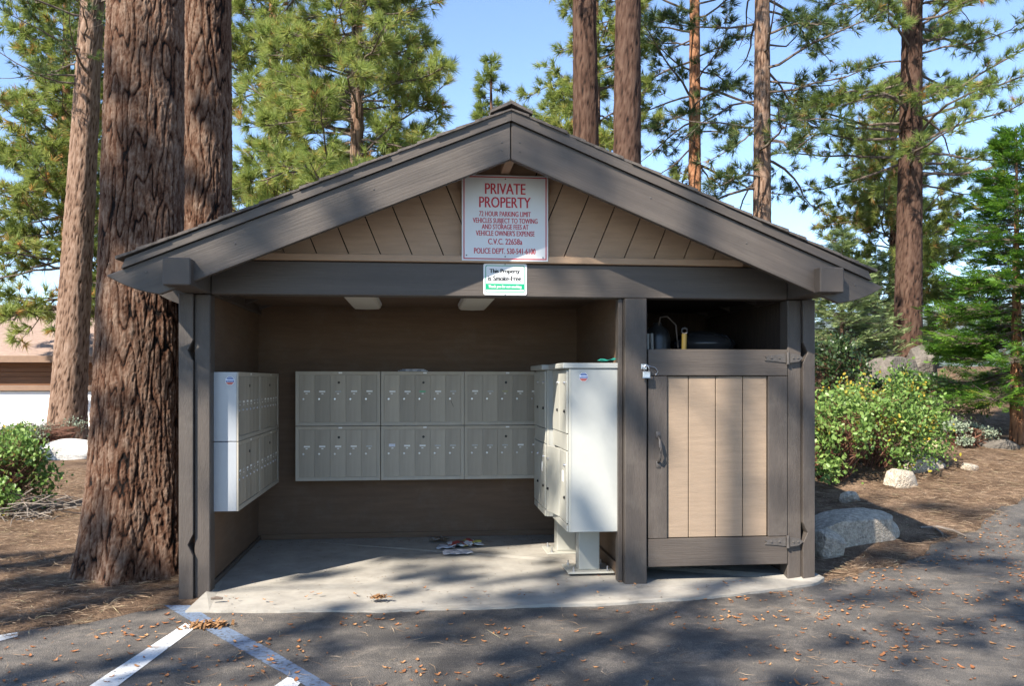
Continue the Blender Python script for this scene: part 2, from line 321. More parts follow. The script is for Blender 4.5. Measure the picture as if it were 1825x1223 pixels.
painted('blue_line', [(gp(292, 1083), gp(338, 1083)), (gp(340, 1112), gp(378, 1108)), (gp(430, 1165), gp(470, 1157)), (gp(535, 1223), gp(582, 1221)), (gp(640, 1290), gp(700, 1290))], (.125, .165, .235), .52)
painted('white_line', [(gp(330, 1115), gp(350, 1122)), (gp(165, 1226), gp(218, 1222)), (gp(60, 1300), gp(125, 1300))], (.58, .58, .57), .57)
painted('white_line', [(gp(512, 1212), gp(540, 1216)), (gp(440, 1262), gp(500, 1262))], (.58, .58, .57), .57)
painted('white_line', [(gp(30, 1130), gp(32, 1137)), (gp(-60, 1146), gp(-60, 1162))], (.58, .58, .57), .57)
# concrete slab with a slightly curved worn front edge
fx = np.linspace(-2.09, 2.36, 60)
front = np.interp(fx, [-2.09, -2.05, -.8, .7, 1.5, 2.05, 2.25, 2.36], [-.42, -.43, -.56, -.52, -.40, -.22, -.15, -.05])+.008*np.sin(fx*9)+.006*np.sin(fx*31)
bm = bmesh.new(); ring = [(x, y) for x, y in zip(fx, front)]+[(2.36, 2.1), (-2.24, 2.1), (-2.24, .02), (-2.06, .0)]
poly_prism(bm, ring, -.12, 0, 'z')
for v in bm.verts:
    if v.co.z > -.05 and v.co.y < -.1: v.co.z = -.020+.003*math.sin(v.co.x*7)
slab = bm_obj('concrete_slab', bm, CONC); tag(slab, kind='structure')
# far mountain across the valley
def ridge(name, D, span, zbase, hfun, m, n=120):
    V = []; 
    for i in range(n+1):
        a = -span+2*span*i/n
        for j in range(9):
            f = j/8; r = D*(1+.5*f); hh = zbase+(hfun(a)-zbase)*math.sin(f*1.57)+12*mnoise.noise(Vector((a*9, f*4, 3)))*f*(D/3000)*3
            V.append((math.sin(a+.5)*r, math.cos(a+.5)*r, hh))
    F = [(i*9+j, (i+1)*9+j, (i+1)*9+j+1, i*9+j+1) for i in range(n) for j in range(8)]
    o = link(name, np_mesh(name, V, F, smooth=True), None, m); return tag(o, kind='structure')
MTN = mat('far_forest', (.07, .09, .075), .95, .6, .006, 0, detail=10)
ridge('mountain', 3200, 1.2, -150, lambda a: 330+60*math.sin(a*7)+35*math.sin(a*17+1), MTN)
hz = bpy.data.materials.new('haze'); hz.use_nodes = True; hn = hz.node_tree; hn.nodes.remove(hn.nodes['Principled BSDF'])
pv = hn.nodes.new('ShaderNodeVolumePrincipled'); pv.inputs['Density'].default_value = .000045; pv.inputs['Color'].default_value = (.78, .87, 1, 1); hn.links.new(pv.outputs[0], hn.nodes['Material Output'].inputs['Volume'])
bm = bmesh.new(); abox(bm, -7000, 7000, -300, 7000, -420, 480, 0); tag(bm_obj('haze', bm, hz), kind='stuff')
# ------------------------------------------------------------------ the mail shelter
SH = thing('mail_shelter', 'open brown mailbox shelter with gabled shingle roof and tan siding', 'shelter', (0, 0, 0))
zt = lambda x: 3.17-.41*abs(x)
def corner_post(s, xi, xo):
    # xi inner edge of the post, xo outer edge; outer trim board is notched by two V cuts
    a, b = sorted((xi, xi+s*.105)); box('post', a, b, .0, .14, -.05, 2.045, TRIMV, SH, .006)
    n0 = xi+s*.107; cut = n0+s*.035
    pts = [(n0, -.05)]
    for zc in (.325, 1.655): pts += [(n0, zc-.075), (cut, zc), (n0, zc+.075)]
    pts += [(n0, 2.045), (xo, 2.045), (xo, -.05)]
    prism('post_trim', pts, -.028, .13, TRIMV, SH, bev=.003)
corner_post(-1, -2.035, -2.237); corner_post(1, 2.10, 2.298)
box('post', .868, 1.031, -.03, .14, -.06, 2.045, TRIMV, SH, .008)
box('post_trim', .832, .866, .03, .12, -.02, 2.045, TRIMV, SH, .004)
box('beam', -2.03, 2.098, .0, .14, 2.047, 2.282, TRIMH, SH, .006)
for x0, x1 in ((-2.205, -2.034), (2.102, 2.272)): box('eave_beam', x0, x1, -.52, 2.25, 2.049, 2.222, TRIM, SH, .007)
box('ledge', -1.75, 1.75, -.03, .10, 2.286, 2.334, TAN, SH, .004)
# walls
box('left_wall', -2.15, -2.06, .145, 1.92, -.02, 2.2, WALL, SH, 0); box('right_wall', 2.13, 2.22, .145, 1.92, -.02, 2.2, STORE, SH, 0); box('store_shade_lining', .962, .985, .146, 1.9, -.02, 2.12, STORE, SH, 0); box('store_shade_lining', .99, 2.128, 1.895, 1.919, -.02, 2.12, STORE, SH, 0); box('store_shade_ceiling', .99, 2.126, .146, 1.89, 2.095, 2.122, STORE, SH, 0)  # right wall, store lining and ceiling carry the painted-in shade of the store
box('partition_wall', .872, .96, .145, 1.92, -.02, 2.2, WALL, SH, 0); box('back_wall', -2.15, 2.22, 1.922, 2.02, -.02, 2.3, WALL, SH, 0)
box('ceiling', -2.05, 2.125, .145, 1.918, 2.125, 2.16, WALL, SH, 0)
box('baseboard', -2.058, -2.040, .16, 1.90, .0, .035, TRIM, SH, .003); box('baseboard', -2.035, .85, 1.900, 1.918, .0, .05, WALL, SH, .003); box('baseboard', .850, .870, .2, 1.895, .0, .09, WALL, SH, .003)
# gable boards, square to the rakes, with open joints over a dark backing
def clip(poly, a, b, c):
    out = []
    for i in range(len(poly)):
        p, q = poly[i], poly[(i+1) % len(poly)]; dp = a*p[0]+b*p[1]-c; dq = a*q[0]+b*q[1]-c
        if dp >= 0: out.append(p)
        if dp*dq < 0: t = dp/(dp-dq); out.append((p[0]+(q[0]-p[0])*t, p[1]+(q[1]-p[1])*t))
    return out
tri = [(-2.05, 2.26), (2.05, 2.26), (0, zt(0)-.02)]
prism('gable_backing', [(-2.0, 2.285), (2.0, 2.285), (0, 3.10)], .055, .08, DARK, SH)
prism('rear_gable', [(-2.2, 2.16), (2.2, 2.16), (2.2, 2.2), (0, 3.1), (-2.2, 2.2)], 2.022, 2.06, TAN, SH)
for s in (-1, 1):
    rx, rz = math.cos(math.atan(.41)), -math.sin(math.atan(.41))
    for k in range(-3, 12):
        a0, a1 = .10+k*.205+.004, .10+(k+1)*.205-.004
        pl = [(-3, 2.29), (3, 2.29), (3, 4), (-3, 4)]
        pl = clip(pl, s*1.0, 0, .0); 
        if len(pl) > 2: pl = clip(pl, -.41*s, -1, -3.12)
        if len(pl) > 2: pl = clip(pl, s*rx, rz, a0+3.17*rz)
        if len(pl) > 2: pl = clip(pl, -s*rx, -rz, -(a1+3.17*rz))
        if len(pl) > 2: prism('gable_board', pl, .03, .052, TAN, SH)
box('gable_batten', -.045, .045, .008, .029, 2.336, 3.06, TAN, SH, .003); box('ridge_beam', -.032, .032, -.375, 2.25, 2.918, 3.0, TAN, SH, .005)
# barge rafters with shaped tails, rake trim above
def rake(s, tip):
    top = lambda x: 3.17-.41*x
    pts = [(0.003, top(0)), (tip, top(tip))]
    for i in range(1, 9):
        f = i/8; x = tip-.33*f; zb = 2.92-.41*(tip-.33); pts.append((x, top(tip)+(zb-top(tip))*f-.022*math.sin(f*3.14)))
    pts += [(.003, 2.92)]
    prism('barge_rafter', [(s*x, z) for x, z in pts], -.425, -.378, TRIMR[s], SH, bev=.004)
    bm = bmesh.new(); poly_prism(bm, [(s*.001, top(0)+.003), (s*(tip-.10), top(tip-.10)+.003), (s*(tip-.125), top(tip-.10)+.066), (s*.001, top(0)+.072)], -.448, -.374)
    bm_obj('rake_trim', bm, TRIMR[s], SH)
    for yy in (.6, 1.2, 1.8):                                                      # inner rafters whose tails show under the eave
        prism('rafter', [(s*x, z-.004) for x, z in pts if x > 1.9 or x > .002], yy, yy+.045, TRIM, SH)
    prism('roof_deck', [(s*.002, top(0)+.004), (s*(tip-.1), top(tip-.1)+.004), (s*(tip-.1), top(tip-.1)+.03), (s*.002, top(0)+.03)], -.372, 2.28, TRIM, SH)
    # shingle rows, each a tilted slab lapping the row below
    n = 20; L0 = (tip-.06)/n
    for k in range(n):
        xb = tip-.07-k*L0; xa = max(xb-L0*1.55, .0)
        j = .008*rnd.uniform(-1, 1); y0 = -.462+.012*rnd.uniform(-1, 1)
        zb = top(xb)+.072; za = top(xa)+.072
        prism('shingle_row', [(s*xb, zb+.0), (s*xb, zb+.020+j*.3), (s*xa, za+.006), (s*xa, za-.004)], y0, 2.3, SHING, SH)
rake(-1, 2.575); rake(1, 2.61)
for x, dz in ((-2.33, .10), (-1.78, .03), (-.9, .05), (-.06, .02), (-.06, -.08), (.06, .03), (.06, -.09), (.95, .06), (1.62, .02), (2.24, .09), (2.30, .11), (2.40, .10)):
    z = 3.045-.41*abs(x)+dz*.5; bm = bmesh.new(); cyl(bm, (x, -.4245, z), (x, -.428, z), .008, .006, 8); bm_obj('nail', bm, IRON, SH)
for k in range(12):
    y = -.475+k*.24; z = 3.252
    bm = bmesh.new(); poly_prism(bm, [(-.14, z-.052), (0, z+.012), (.14, z-.052), (.14, z-.034), (0, z+.034), (-.14, z-.034)], y, y+.27)
    for v in bm.verts: v.co.z += .012*(1-(v.co.y-y)/.27)
    bm_obj('ridge_shingle', bm, SHING, SH)
# storage door
DR = box('door', 1.045, 2.094, .032, .05, .10, 1.675, DARK, SH, 0)
box('rail', 1.043, 2.096, -.008, .030, 1.485, 1.678, TRIMH, DR, .004); box('rail', 1.043, 2.096, -.008, .030, .095, .298, TRIMH, DR, .004)
box('stile', 1.043, 1.187, -.008, .030, .301, 1.482, TRIMV, DR, .004); box('stile', 1.950, 2.096, -.008, .030, .301, 1.482, TRIMV, DR, .004)
pe = [1.190, 1.352, 1.556, 1.762, 1.947]
for a, b in zip(pe, pe[1:]): box('plank', a+.003, b-.003, .012, .031, .303, 1.480, PLANK, DR, .003)
def strap(zc):
    bm = bmesh.new()
    poly_prism(bm, [(1.92, zc-.018), (1.935, zc), (1.92, zc+.012), (1.98, zc+.022), (2.08, zc+.034), (2.08, zc-.034), (1.98, zc-.022)], -.016, -.0085)
    poly_prism(bm, [(2.105, zc-.034), (2.105, zc+.034), (2.17, zc+.026), (2.205, zc+.0), (2.17, zc-.026)], -.036, -.029)
    cyl(bm, (2.093, -.024, zc-.045), (2.093, -.024, zc+.045), .012)
    for x, y in ((1.97, -.016), (2.03, -.016), (2.13, -.036), (2.165, -.036)): cyl(bm, (x, y, zc), (x, y-.006, zc), .009, .006, 8)
    bm.transform(Matrix.Translation((0, 0, 0))); bm_obj('hinge', bm, IRON, DR)
strap(1.615); strap(.262)
bm = bmesh.new(); tube(bm, [(1.118, -.010, 1.04), (1.12, -.045, 1.02), (1.122, -.058, .97), (1.122, -.058, .92), (1.12, -.045, .875), (1.118, -.010, .855)], [.010, .009, .011, .011, .009, .010], 8)
for z in (1.055, .84): abox(bm, 1.100, 1.136, -.014, -.0085, z-.025, z+.025, .004)
bm_obj('handle', bm, IRON, DR, True)
# hasp and padlock
bm = bmesh.new(); abox(bm, .985, 1.028, -.036, -.0305, 1.53, 1.57, .002); tube(bm, [(1.0, -.036, 1.55), (1.01, -.058, 1.552), (1.03, -.058, 1.55), (1.04, -.036, 1.548)], .004, 6)
tube(bm, [(1.045, -.012, 1.555), (1.09, -.018, 1.545), (1.115, -.012, 1.515), (1.10, -.012, 1.49)], .004, 6); bm_obj('hasp', bm, STEEL, SH)
PL = thing('padlock', 'small steel padlock hanging on the hasp of the storage door', 'padlock', (1.018, -.058, 1.47))
bm = bmesh.new(); abox(bm, .990, 1.046, -.070, -.048, 1.470, 1.517, .005); bm_obj('lock_body', bm, STEEL, PL)
bm = bmesh.new(); tube(bm, [(1.000, -.059, 1.515), (1.000, -.059, 1.54), (1.006, -.059, 1.556), (1.018, -.059, 1.562), (1.030, -.059, 1.556), (1.036, -.059, 1.54), (1.036, -.059, 1.515)], .0045, 8); bm_obj('shackle', bm, STEEL, PL, True)
bm = bmesh.new(); abox(bm, .990, 1.046, -.0715, -.0470, 1.466, 1.474, .002); bm_obj('bumper', bm, mat('blue_vinyl', (.14, .19, .26), .4, .05, 8, 0), PL)
# ------------------------------------------------------------------ signs
def sx(c): return -.307+(c-135)/495*.615
def sz(c): return 2.906-(c-425)/503*.608
SG = thing('parking_sign', 'white square sign with red PRIVATE PROPERTY lettering under the gable peak', 'sign', (0, -.035, 2.298))
box('panel', -.307, .308, -.036, -.031, 2.298, 2.906, WHITE, SG, .0015)
bm = bmesh.new(); a, b, c, d, t = -.295, .296, 2.309, 2.895, .007
for x0, x1, z0, z1 in ((a, b, d-t, d), (a, b, c, c+t), (a, a+t, c+t, d-t), (b-t, b, c+t, d-t)): abox(bm, x0, x1, -.0375, -.0362, z0, z1, 0)
bm_obj('border', bm, RED, SG)
for txt, x0, x1, y0, y1 in (('PRIVATE', 268, 498, 472, 536), ('PROPERTY', 235, 528, 552, 615), ('72 HOUR PARKING LIMIT', 234, 529, 637, 667), ('VEHICLES SUBJECT TO TOWING', 198, 568, 677, 706), ('AND STORAGE FEES AT', 249, 516, 713, 742), ("VEHICLE OWNER'S EXPENSE", 215, 551, 751, 781), ('C.V.C. 22658a', 285, 480, 797, 831), ('POLICE DEPT. 530-541-6100', 205, 556, 853, 886)):
    bm_obj('lettering', text_bm(txt, sx(x0), sx(x1), sz(y1), sz(y0), -.0373), RED, SG)
for x, y in ((384, 447), (162, 897), (382, 902), (600, 905)):
    bm = bmesh.new(); cyl(bm, (sx(x), -.0365, sz(y)), (sx(x), -.041, sz(y)), .005, .0035, 10); bm_obj('screw', bm, IRON, SG)
def rrect(x0, x1, z0, z1, r, n=5):
    P = []
    for cx, cz, a in ((x1-r, z1-r, 0), (x0+r, z1-r, 90), (x0+r, z0+r, 180), (x1-r, z0+r, 270)):
        for i in range(n+1): t = R(a+90*i/n); P.append((cx+r*math.cos(t), cz+r*math.sin(t)))
    return P
S2 = thing('smoking_sign', 'small rounded white and green smoke-free sign on the dark beam', 'sign', (0, -.008, 2.06))
def qx(c): return -.152+(c-262)/250*.311
def qz(c): return 2.283-(c-930)/183*.224
prism('panel', rrect(-.152, .159, 2.059, 2.283, .015), -.006, -.002, WHITE, S2)
bm = bmesh.new(); o_, i_ = rrect(qx(273), qx(499), qz(1096), qz(940), .012), rrect(qx(277), qx(495), qz(1092), qz(944), .010)
vo_ = [bm.verts.new((x, -.0068, z)) for x, z in o_]; vi_ = [bm.verts.new((x, -.0068, z)) for x, z in i_]
for k in range(len(o_)): bm.faces.new((vo_[k], vo_[(k+1) % len(o_)], vi_[(k+1) % len(o_)], vi_[k]))
bm_obj('border', bm, GREEN, S2)
box('green_band', qx(275), qx(497), -.0070, -.0062, qz(1081), qz(1047), GREEN, S2, 0)
for txt, x0, x1, y0, y1, mm, yy in (('This Property', 298, 470, 961, 992, INK, -.0068), ('is Smoke-Free', 290, 478, 1001, 1030, INK, -.0068), ('Thank you for not smoking', 291, 480, 1055, 1076, WHITE, -.0078)):
    bm_obj('lettering', text_bm(txt, qx(x0), qx(x1), qz(y1), qz(y0), yy, .42), mm, S2)
bm = bmesh.new(); abox(bm, qx(330), qx(440), -.0066, -.0061, qz(1102), qz(1099), 0); bm_obj('fine_print', bm, mat('grey_print', (.45, .45, .46), .6, .1, 8, 0), S2)
for y in (934, 1108): bm = bmesh.new(); cyl(bm, (qx(386), -.0062, qz(y)), (qx(386), -.010, qz(y)), .004, .003, 8); bm_obj('screw', bm, IRON, S2)
# ------------------------------------------------------------------ ceiling lights
for i, (xc, lab) in enumerate(((-1.055, 'left white ceiling light under the shelter roof'), (-.145, 'right white ceiling light, above the middle mailboxes'))):
    T = thing('ceiling_light', lab, 'light', (xc, .3, 2.124), 'shelter ceiling lights')
    box('housing', xc-.125, xc+.125, .26, 1.46, 2.098, 2.1235, WHITE, T, .004)
    prof = [(xc-.12, 2.097), (xc+.12, 2.097), (xc+.118, 2.082), (xc+.10, 2.068), (xc, 2.064), (xc-.10, 2.068), (xc-.118, 2.082)]
    prism('diffuser', prof, .285, 1.435, DIFF, T)
    prism('end_cap', [(x+(x-xc)*.03, z-.002 if z < 2.09 else z) for x, z in prof], .262, .284, WHITE, T)
# ------------------------------------------------------------------ mailboxes
def disc_mesh(r, d, n=10):
    bm = bmesh.new(); cyl(bm, (0, 0, 0), (0, -d, 0), r, r*.85, n); me = bpy.data.meshes.new('lock'); bm.to_mesh(me); bm.free(); return me
def box_mesh(name, x0, x1, y0, y1, z0, z1, bev, m):
    bm = bmesh.new(); abox(bm, x0, x1, y0, y1, z0, z1, bev); me = bpy.data.meshes.new(name); bm.normal_update(); bm.to_mesh(me); bm.free(); me.materials.append(m); return me
LOCK = disc_mesh(.009, .006); LOCK.materials.append(STEEL); MLOCK = disc_mesh(.0115, .005, 12); MLOCK.materials.append(BLACK)
TAGM = box_mesh('tag', -.016, .016, -.002, 0, -.006, .006, 0, PAPER)
LABW = [box_mesh('name_label', -.027, .027, -.0015, 0, -.007, .007, 0, mm) for mm in (PAPER, mat('worn_label', (.42, .42, .40), .8, .4, 200, 0), mat('green_label', (.14, .42, .25), .8, .2, 120, 0), mat('yellow_label', (.36, .34, .2), .8, .3, 120, 0))]
BIGL = box_mesh('name_label', -.028, .028, -.0015, 0, -.013, .013, 0, mat('blue_white_label', (.6, .63, .72), .8, .2, 150, 0))
NUML = box_mesh('number_label', -.009, .009, -.0015, 0, -.004, .004, 0, PAPER)
SHMESH = {}
def unit(n, w, h, M, label, dep=.178, side=ALU, style=None, locz=.2485, labz=.18):
    """n doors wide; local: x along the width, -y faces out, z up, origin at lower left front"""
    T = thing('mailbox_unit', label, 'mailbox', M.translation, 'wall mailbox units'); T.matrix_world = M; T.location = M.translation; T.rotation_euler = M.to_euler()
    key = (n, w)
    if key not in SHMESH:
        fr = .03; dw = (w-2*fr)/n; D = {}
        bm = bmesh.new(); abox(bm, .001, w-.001, .012, dep, .001, h-.001, .002); me = bpy.data.meshes.new('case'); bm.to_mesh(me); bm.free(); me.materials.append(side); D['case'] = me
        bm = bmesh.new()
        o_ = [(0.001, 0.001), (w-.001, 0.001), (w-.001, h-.001), (.001, h-.001)]; i_ = [(fr, fr), (w-fr, fr), (w-fr, h-fr), (fr, h-fr)]
        for k in range(4):
            a, b = o_[k], o_[(k+1) % 4]; c2, d = i_[(k+1) % 4], i_[k]
            g = .0012
            vs = [(a[0], 0, a[1]), (b[0], 0, b[1]), (c2[0], .004, c2[1]), (d[0], .004, d[1])]
            vv = [bm.verts.new(q) for q in vs]; vb = [bm.verts.new((q[0], .0118, q[2])) for q in vs]
            bm.faces.new(vv)
            for e1 in range(4): bm.faces.new((vv[e1], vv[(e1+1) % 4], vb[(e1+1) % 4], vb[e1]))
        bmesh.ops.recalc_face_normals(bm, faces=bm.faces[:])
        me = bpy.data.meshes.new('frame'); bm.to_mesh(me); bm.free(); me.materials.append(ALU); D['frame'] = me
        D['door'] = box_mesh('door', .0015, dw-.0015, .008, .0116, 0, h-2*fr-.004, .0015, ALUD); SHMESH[key] = (D, dw, fr)
    D, dw, fr = SHMESH[key]
    link('case', D['case'], T); link('frame', D['frame'], T)
    for k in range(n):
        d = link('door', D['door'], T, loc=(fr+k*dw, 0, fr+.002))
        lz = h-labz-fr-.002
        lm = rnd.choice([LABW[0]]*5+[LABW[1]]*2)
        if style == 'mid_top' and k == 2: lm = LABW[2]
        if style == 'right_top' and k == 2: lm = LABW[3]
        if style == 'mid_low' and k == 0: lm = BIGL
        link('name_label', lm, d, loc=(dw/2+rnd.uniform(-.004, .004), .0079, lz+rnd.uniform(-.002, .002)+(.007 if lm is BIGL else 0)))
        link('number_label', NUML, d, loc=(dw/2+rnd.uniform(-.004, .004), .0079, lz-.021)); link('lock', LOCK, d, loc=(dw/2-.03, .0079, h-locz-fr-.002))
    link('master_lock', MLOCK, T, loc=(w/2+.006, .0079, h-.1)); link('number_tag', TAGM, T, loc=(w/2+.02, -.0003, h-.013))
    return T
SCRT = {}
cols = [-1.705, -.950, -.198]; wname = ['left', 'middle', 'right']
for r_, z0, rl in ((1, 1.043, 'upper'), (0, .550, 'lower')):
    for k, x0 in enumerate(cols):
        SCRT[(r_, k)] = unit(5, .750, .489, Matrix.Translation((x0, 1.738, z0)), f'{rl} {wname[k]} mailbox bank on the back wall, five grey doors', style={(1, 1): 'mid_top', (1, 2): 'right_top', (0, 1): 'mid_low'}.get((r_, k)))
bm = bmesh.new(); abox(bm, .640, .6435, .0066, .0074, .165, .225, 0, Matrix.Translation((.64, 0, .195)) @ Matrix.Rotation(R(-22), 4, 'Y') @ Matrix.Translation((-.64, 0, -.195)))
me = bpy.data.meshes.new('scratch'); bm.to_mesh(me); bm.free(); link('scratch', me, SCRT[(1, 1)], BLACK)
RZ = Matrix.Rotation(R(90), 4, 'Z')
lun = []
for r_, z0, rl in ((1, 1.022, 'upper'), (0, .530, 'lower')):
    for k, (y0, nl) in enumerate(((.105, 'nearer'), (.980, 'farther'))):
        lun.append(unit(6, .872, .489, Matrix.Translation((-1.868, y0, z0)) @ RZ, f'{rl} {nl} mailbox bank on the left wall, six grey doors seen edge-on', dep=.185, side=ALUS, labz=.215, locz=.275))
def sticker(x, y, z, r, parent, n=None):
    """octagonal blue and red security sticker facing -Y, built in world coordinates then moved into the parent"""
    parts = []
    def oc(rr, yy, zlo=-9, zhi=9):
        pl = [(rr*math.cos(R(22.5+45*k)), rr*math.sin(R(22.5+45*k))) for k in range(8)]
        pl = clip(pl, 0, 1, zlo); pl = clip(pl, 0, -1, -zhi); bm = bmesh.new(); bm.faces.new([bm.verts.new((x+a, yy, z+b)) for a, b in pl]); return bm
    def put(nm, bm, m, par):
        inv = (n or Matrix.Identity(4)); bm.transform(inv); me = bpy.data.meshes.new(nm); bm.normal_update(); bm.to_mesh(me); bm.free(); return link(nm, me, par, m)
    s0 = put('sticker', oc(r, y-.0008), WHITE, parent)
    put('blue_field', oc(r*.88, y-.0014, -r*.28), BLUE, s0); put('red_field', oc(r*.88, y-.0014, -9, -r*.30), mat('sticker_red', (.5, .12, .09), .4, .05, 8, 0), s0)
    bm = bmesh.new(); abox(bm, x-r*.45, x+r*.75, y-.0021, y-.0017, z+.10*r, z+.32*r, 0); abox(bm, x-r*.40, x+r*.40, y-.0021, y-.0017, z+.52*r, z+.60*r, 0); abox(bm, x-r*.7, x+r*.7, y-.0021, y-.0017, z-.18*r, z-.08*r, 0)
    poly_prism(bm, [(x-r*.6+r*.2*math.cos(t*.785), z+r*.22+r*.2*math.sin(t*.785)) for t in range(8)], y-.0021, y-.0017)
    put('print', bm, mat('pale_print', (.66, .72, .85), .4, .05, 8, 0), s0)
bpy.context.view_layer.update()
sticker(-1.925, .104, 1.448, .034, lun[0], lun[0].matrix_world.inverted())
# free-standing parcel and mail cabinets on pedestals
def cabinet(y0, y1, xf, label, ajar):
    xb = xf+.43; yc = (y0+y1)/2
    T = thing('pedestal_mailbox', label, 'mailbox', (xf+.21, yc, 0), 'pedestal mailboxes')
    bd = box('cabinet', xf+.012, xb, y0, y1, .345, 1.535, CBU, T, .004)
    box('cap', xf-.035, xb+.005, y0-.012, y1+.012, 1.537, 1.578, CBU, T, .006)
    box('bottom_rail', xf-.002, xf+.0105, y0+.004, y1-.004, .349, .40, CBUD, T, .002)
    box('corner_strip', xf+.013, xf+.030, y0-.0022, y0-.0002, .35, 1.53, CBUD, T, 0)
    ym = (y0+y1)/2
    def door(nm, a, b, z0, z1, rot=0, locks=1):
        bm = bmesh.new(); abox(bm, xf-.004, xf+.0105, a+.003, b-.003, z0+.003, z1-.003, .003)
        M = Matrix.Identity(4)
        if rot: M = Matrix.Translation((xf, a, 0)) @ Matrix.Rotation(R(rot), 4, 'Z') @ Matrix.Translation((-xf, -a, 0)); bm.transform(M)
        d = bm_obj(nm, bm, CBUD, T)
        for k in range(locks):
            zz = z0+(z1-z0)*(.8 if k == 0 else .35); yy = (b-.05) if rot else a+.07
            bm = bmesh.new(); cyl(bm, (xf-.0042, yy, zz), (xf-.016, yy, zz), .012, .010, 10); bm.transform(M); bm_obj('lock', bm, STEEL if k == 0 else BLACK, d)
        return d
    door('door', y0+.008, ym, .405, .935, 0, 2); door('door', y0+.008, ym, 1.06, 1.528, 0, 2); box('slot_panel', xf+.000, xf+.0105, y0+.010, y1-.010, .938, 1.057, CBUD, T, .002)
    if ajar: door('open_door', ym+.002, y1-.008, .405, .935, 9, 2); box('compartment_shade', xf+.0115, xf+.013, ym+.01, y1-.015, .42, .93, DARK, T, 0)  # thin dark sheet paints the shaded hollow behind the ajar door
    else: door('door', ym, y1-.008, .405, .935, 0, 2)
    door('door', ym, y1-.008, 1.06, 1.528, 0, 2)
    tg = box('number_label', xf-.006, xf-.0045, y0+.13, y0+.20, .70, .78, PAPER, T, 0)
    box('pedestal', xf+.135, xf+.295, yc-.075, yc+.075, .013, .344, CBUD, T, .006)
    bp = box('base_plate', xf+.04, xf+.40, yc-.16, yc+.16, .001, .0125, CBUD, T, .003)
    for ax_ in (xf+.085, xf+.345):
        for ay in (yc-.12, yc+.12):
            bm = bmesh.new(); cyl(bm, (ax_, ay, .0127), (ax_, ay, .024), .013, .013, 6); cyl(bm, (ax_, ay, .024), (ax_, ay, .05), .006, .006, 8); bm_obj('bolt', bm, STEEL, bp)
    return T, bd
c1_, b1_ = cabinet(.06, .735, .462, 'nearer pale grey pedestal mailbox with octagonal sticker on its sunlit side', True)
c2_, b2_ = cabinet(.805, 1.48, .412, 'farther pedestal mailbox, mostly hidden behind the nearer cabinet', False)
sticker(.582, .0585, 1.475, .036, b1_, Matrix.Translation(-ORG[c1_]))
# teal cloth, newspapers
def crumple(name, cx, cy, z, w, d, amp, m, seed, n=14, rot=0, parent=None, zb=.002):
    V = []
    for j in range(n):
        for i in range(n):
            x = (i/(n-1)-.5)*w; y = (j/(n-1)-.5)*d
            q = mnoise.noise(Vector((x*9+seed, y*9, seed)))*.6+mnoise.noise(Vector((x*22, y*22+seed, 2)))*.4
            a = R(rot); V.append((cx+x*math.cos(a)-y*math.sin(a), cy+x*math.sin(a)+y*math.cos(a), z+zb+max(0, amp*(q+.45))))
    F = [(j*n+i, j*n+i+1, (j+1)*n+i+1, (j+1)*n+i) for j in range(n-1) for i in range(n-1)]
    V = np.array(V); 
    if parent: V = V-np.array(org(parent))
    o = link(name, np_mesh(name, V, F, smooth=True), parent, m); md = o.modifiers.new('thick', 'SOLIDIFY'); md.thickness = .003; md.offset = 1; return o
tag(crumple('cloth', .78, .16, 1.578, .13, .10, .045, TEAL, 3), 'crumpled teal cloth lying on top of the nearer pedestal mailbox', 'cloth')
def print_mat(name, cols, sc):
    m = bpy.data.materials.new(name); m.use_nodes = True; N = m.node_tree.nodes; L = m.node_tree.links.new
    tc = N.new('ShaderNodeTexCoord'); v = N.new('ShaderNodeTexVoronoi'); v.distance = 'CHEBYCHEV'; v.inputs['Scale'].default_value = sc; L(tc.outputs['Object'], v.inputs['Vector'])
    cr = N.new('ShaderNodeValToRGB'); cr.color_ramp.interpolation = 'CONSTANT'; el = cr.color_ramp.elements
    while len(el) < len(cols): el.new(.5)
    for i, (e, c) in enumerate(zip(el, cols)): e.position = i/len(cols); e.color = (*c, 1)
    s = N.new('ShaderNodeSeparateColor'); L(v.outputs['Color'], s.inputs[0]); L(s.outputs[0], cr.inputs[0]); L(cr.outputs[0], N['Principled BSDF'].inputs['Base Color']); N['Principled BSDF'].inputs['Roughness'].default_value = .55
    return m
PR1 = print_mat('glossy_flyer_print', [(.6, .62, .65), (.35, .06, .05), (.05, .05, .06), (.45, .38, .08), (.5, .52, .55), (.08, .12, .12), (.4, .09, .06)], 17)
PR2 = print_mat('newsprint', [(.45, .46, .5), (.5, .51, .55), (.30, .31, .36), (.48, .5, .53), (.2, .22, .27)], 22)
NP = thing('newspaper', 'rumpled newspaper and flyers scattered on the shelter floor', 'newspaper', (-.42, 1.45, .001))
def fl(u, v): q = np.array(CAM)+ray(u, v)*(1.45/-ray(u, v)[2]); return q[0], q[1]
x, y = fl(828, 973); crumple('page', x, y, .0, .30, .22, .05, PR1, 5, rot=8, parent=NP)
x, y = fl(815, 986); crumple('page', x, y, .0, .25, .17, .02, PR2, 8, rot=2, parent=NP)
x, y = fl(795, 977); crumple('page', x, y, .0, .15, .16, .03, PR2, 11, rot=-10, parent=NP)
x, y = fl(781, 966); tag(crumple('flyer', x, y, .0, .15, .12, .045, print_mat('brown_flyer', [(.1, .07, .04), (.16, .11, .06), (.3, .3, .3), (.06, .05, .04)], 16), 14, rot=35), 'brown folded flyer left of the newspaper on the floor', 'flyer')
NS = thing('newspaper_stack', 'thin folded newspapers lying on top of the middle wall mailboxes', 'newspaper', (-.66, 1.80, 1.532))
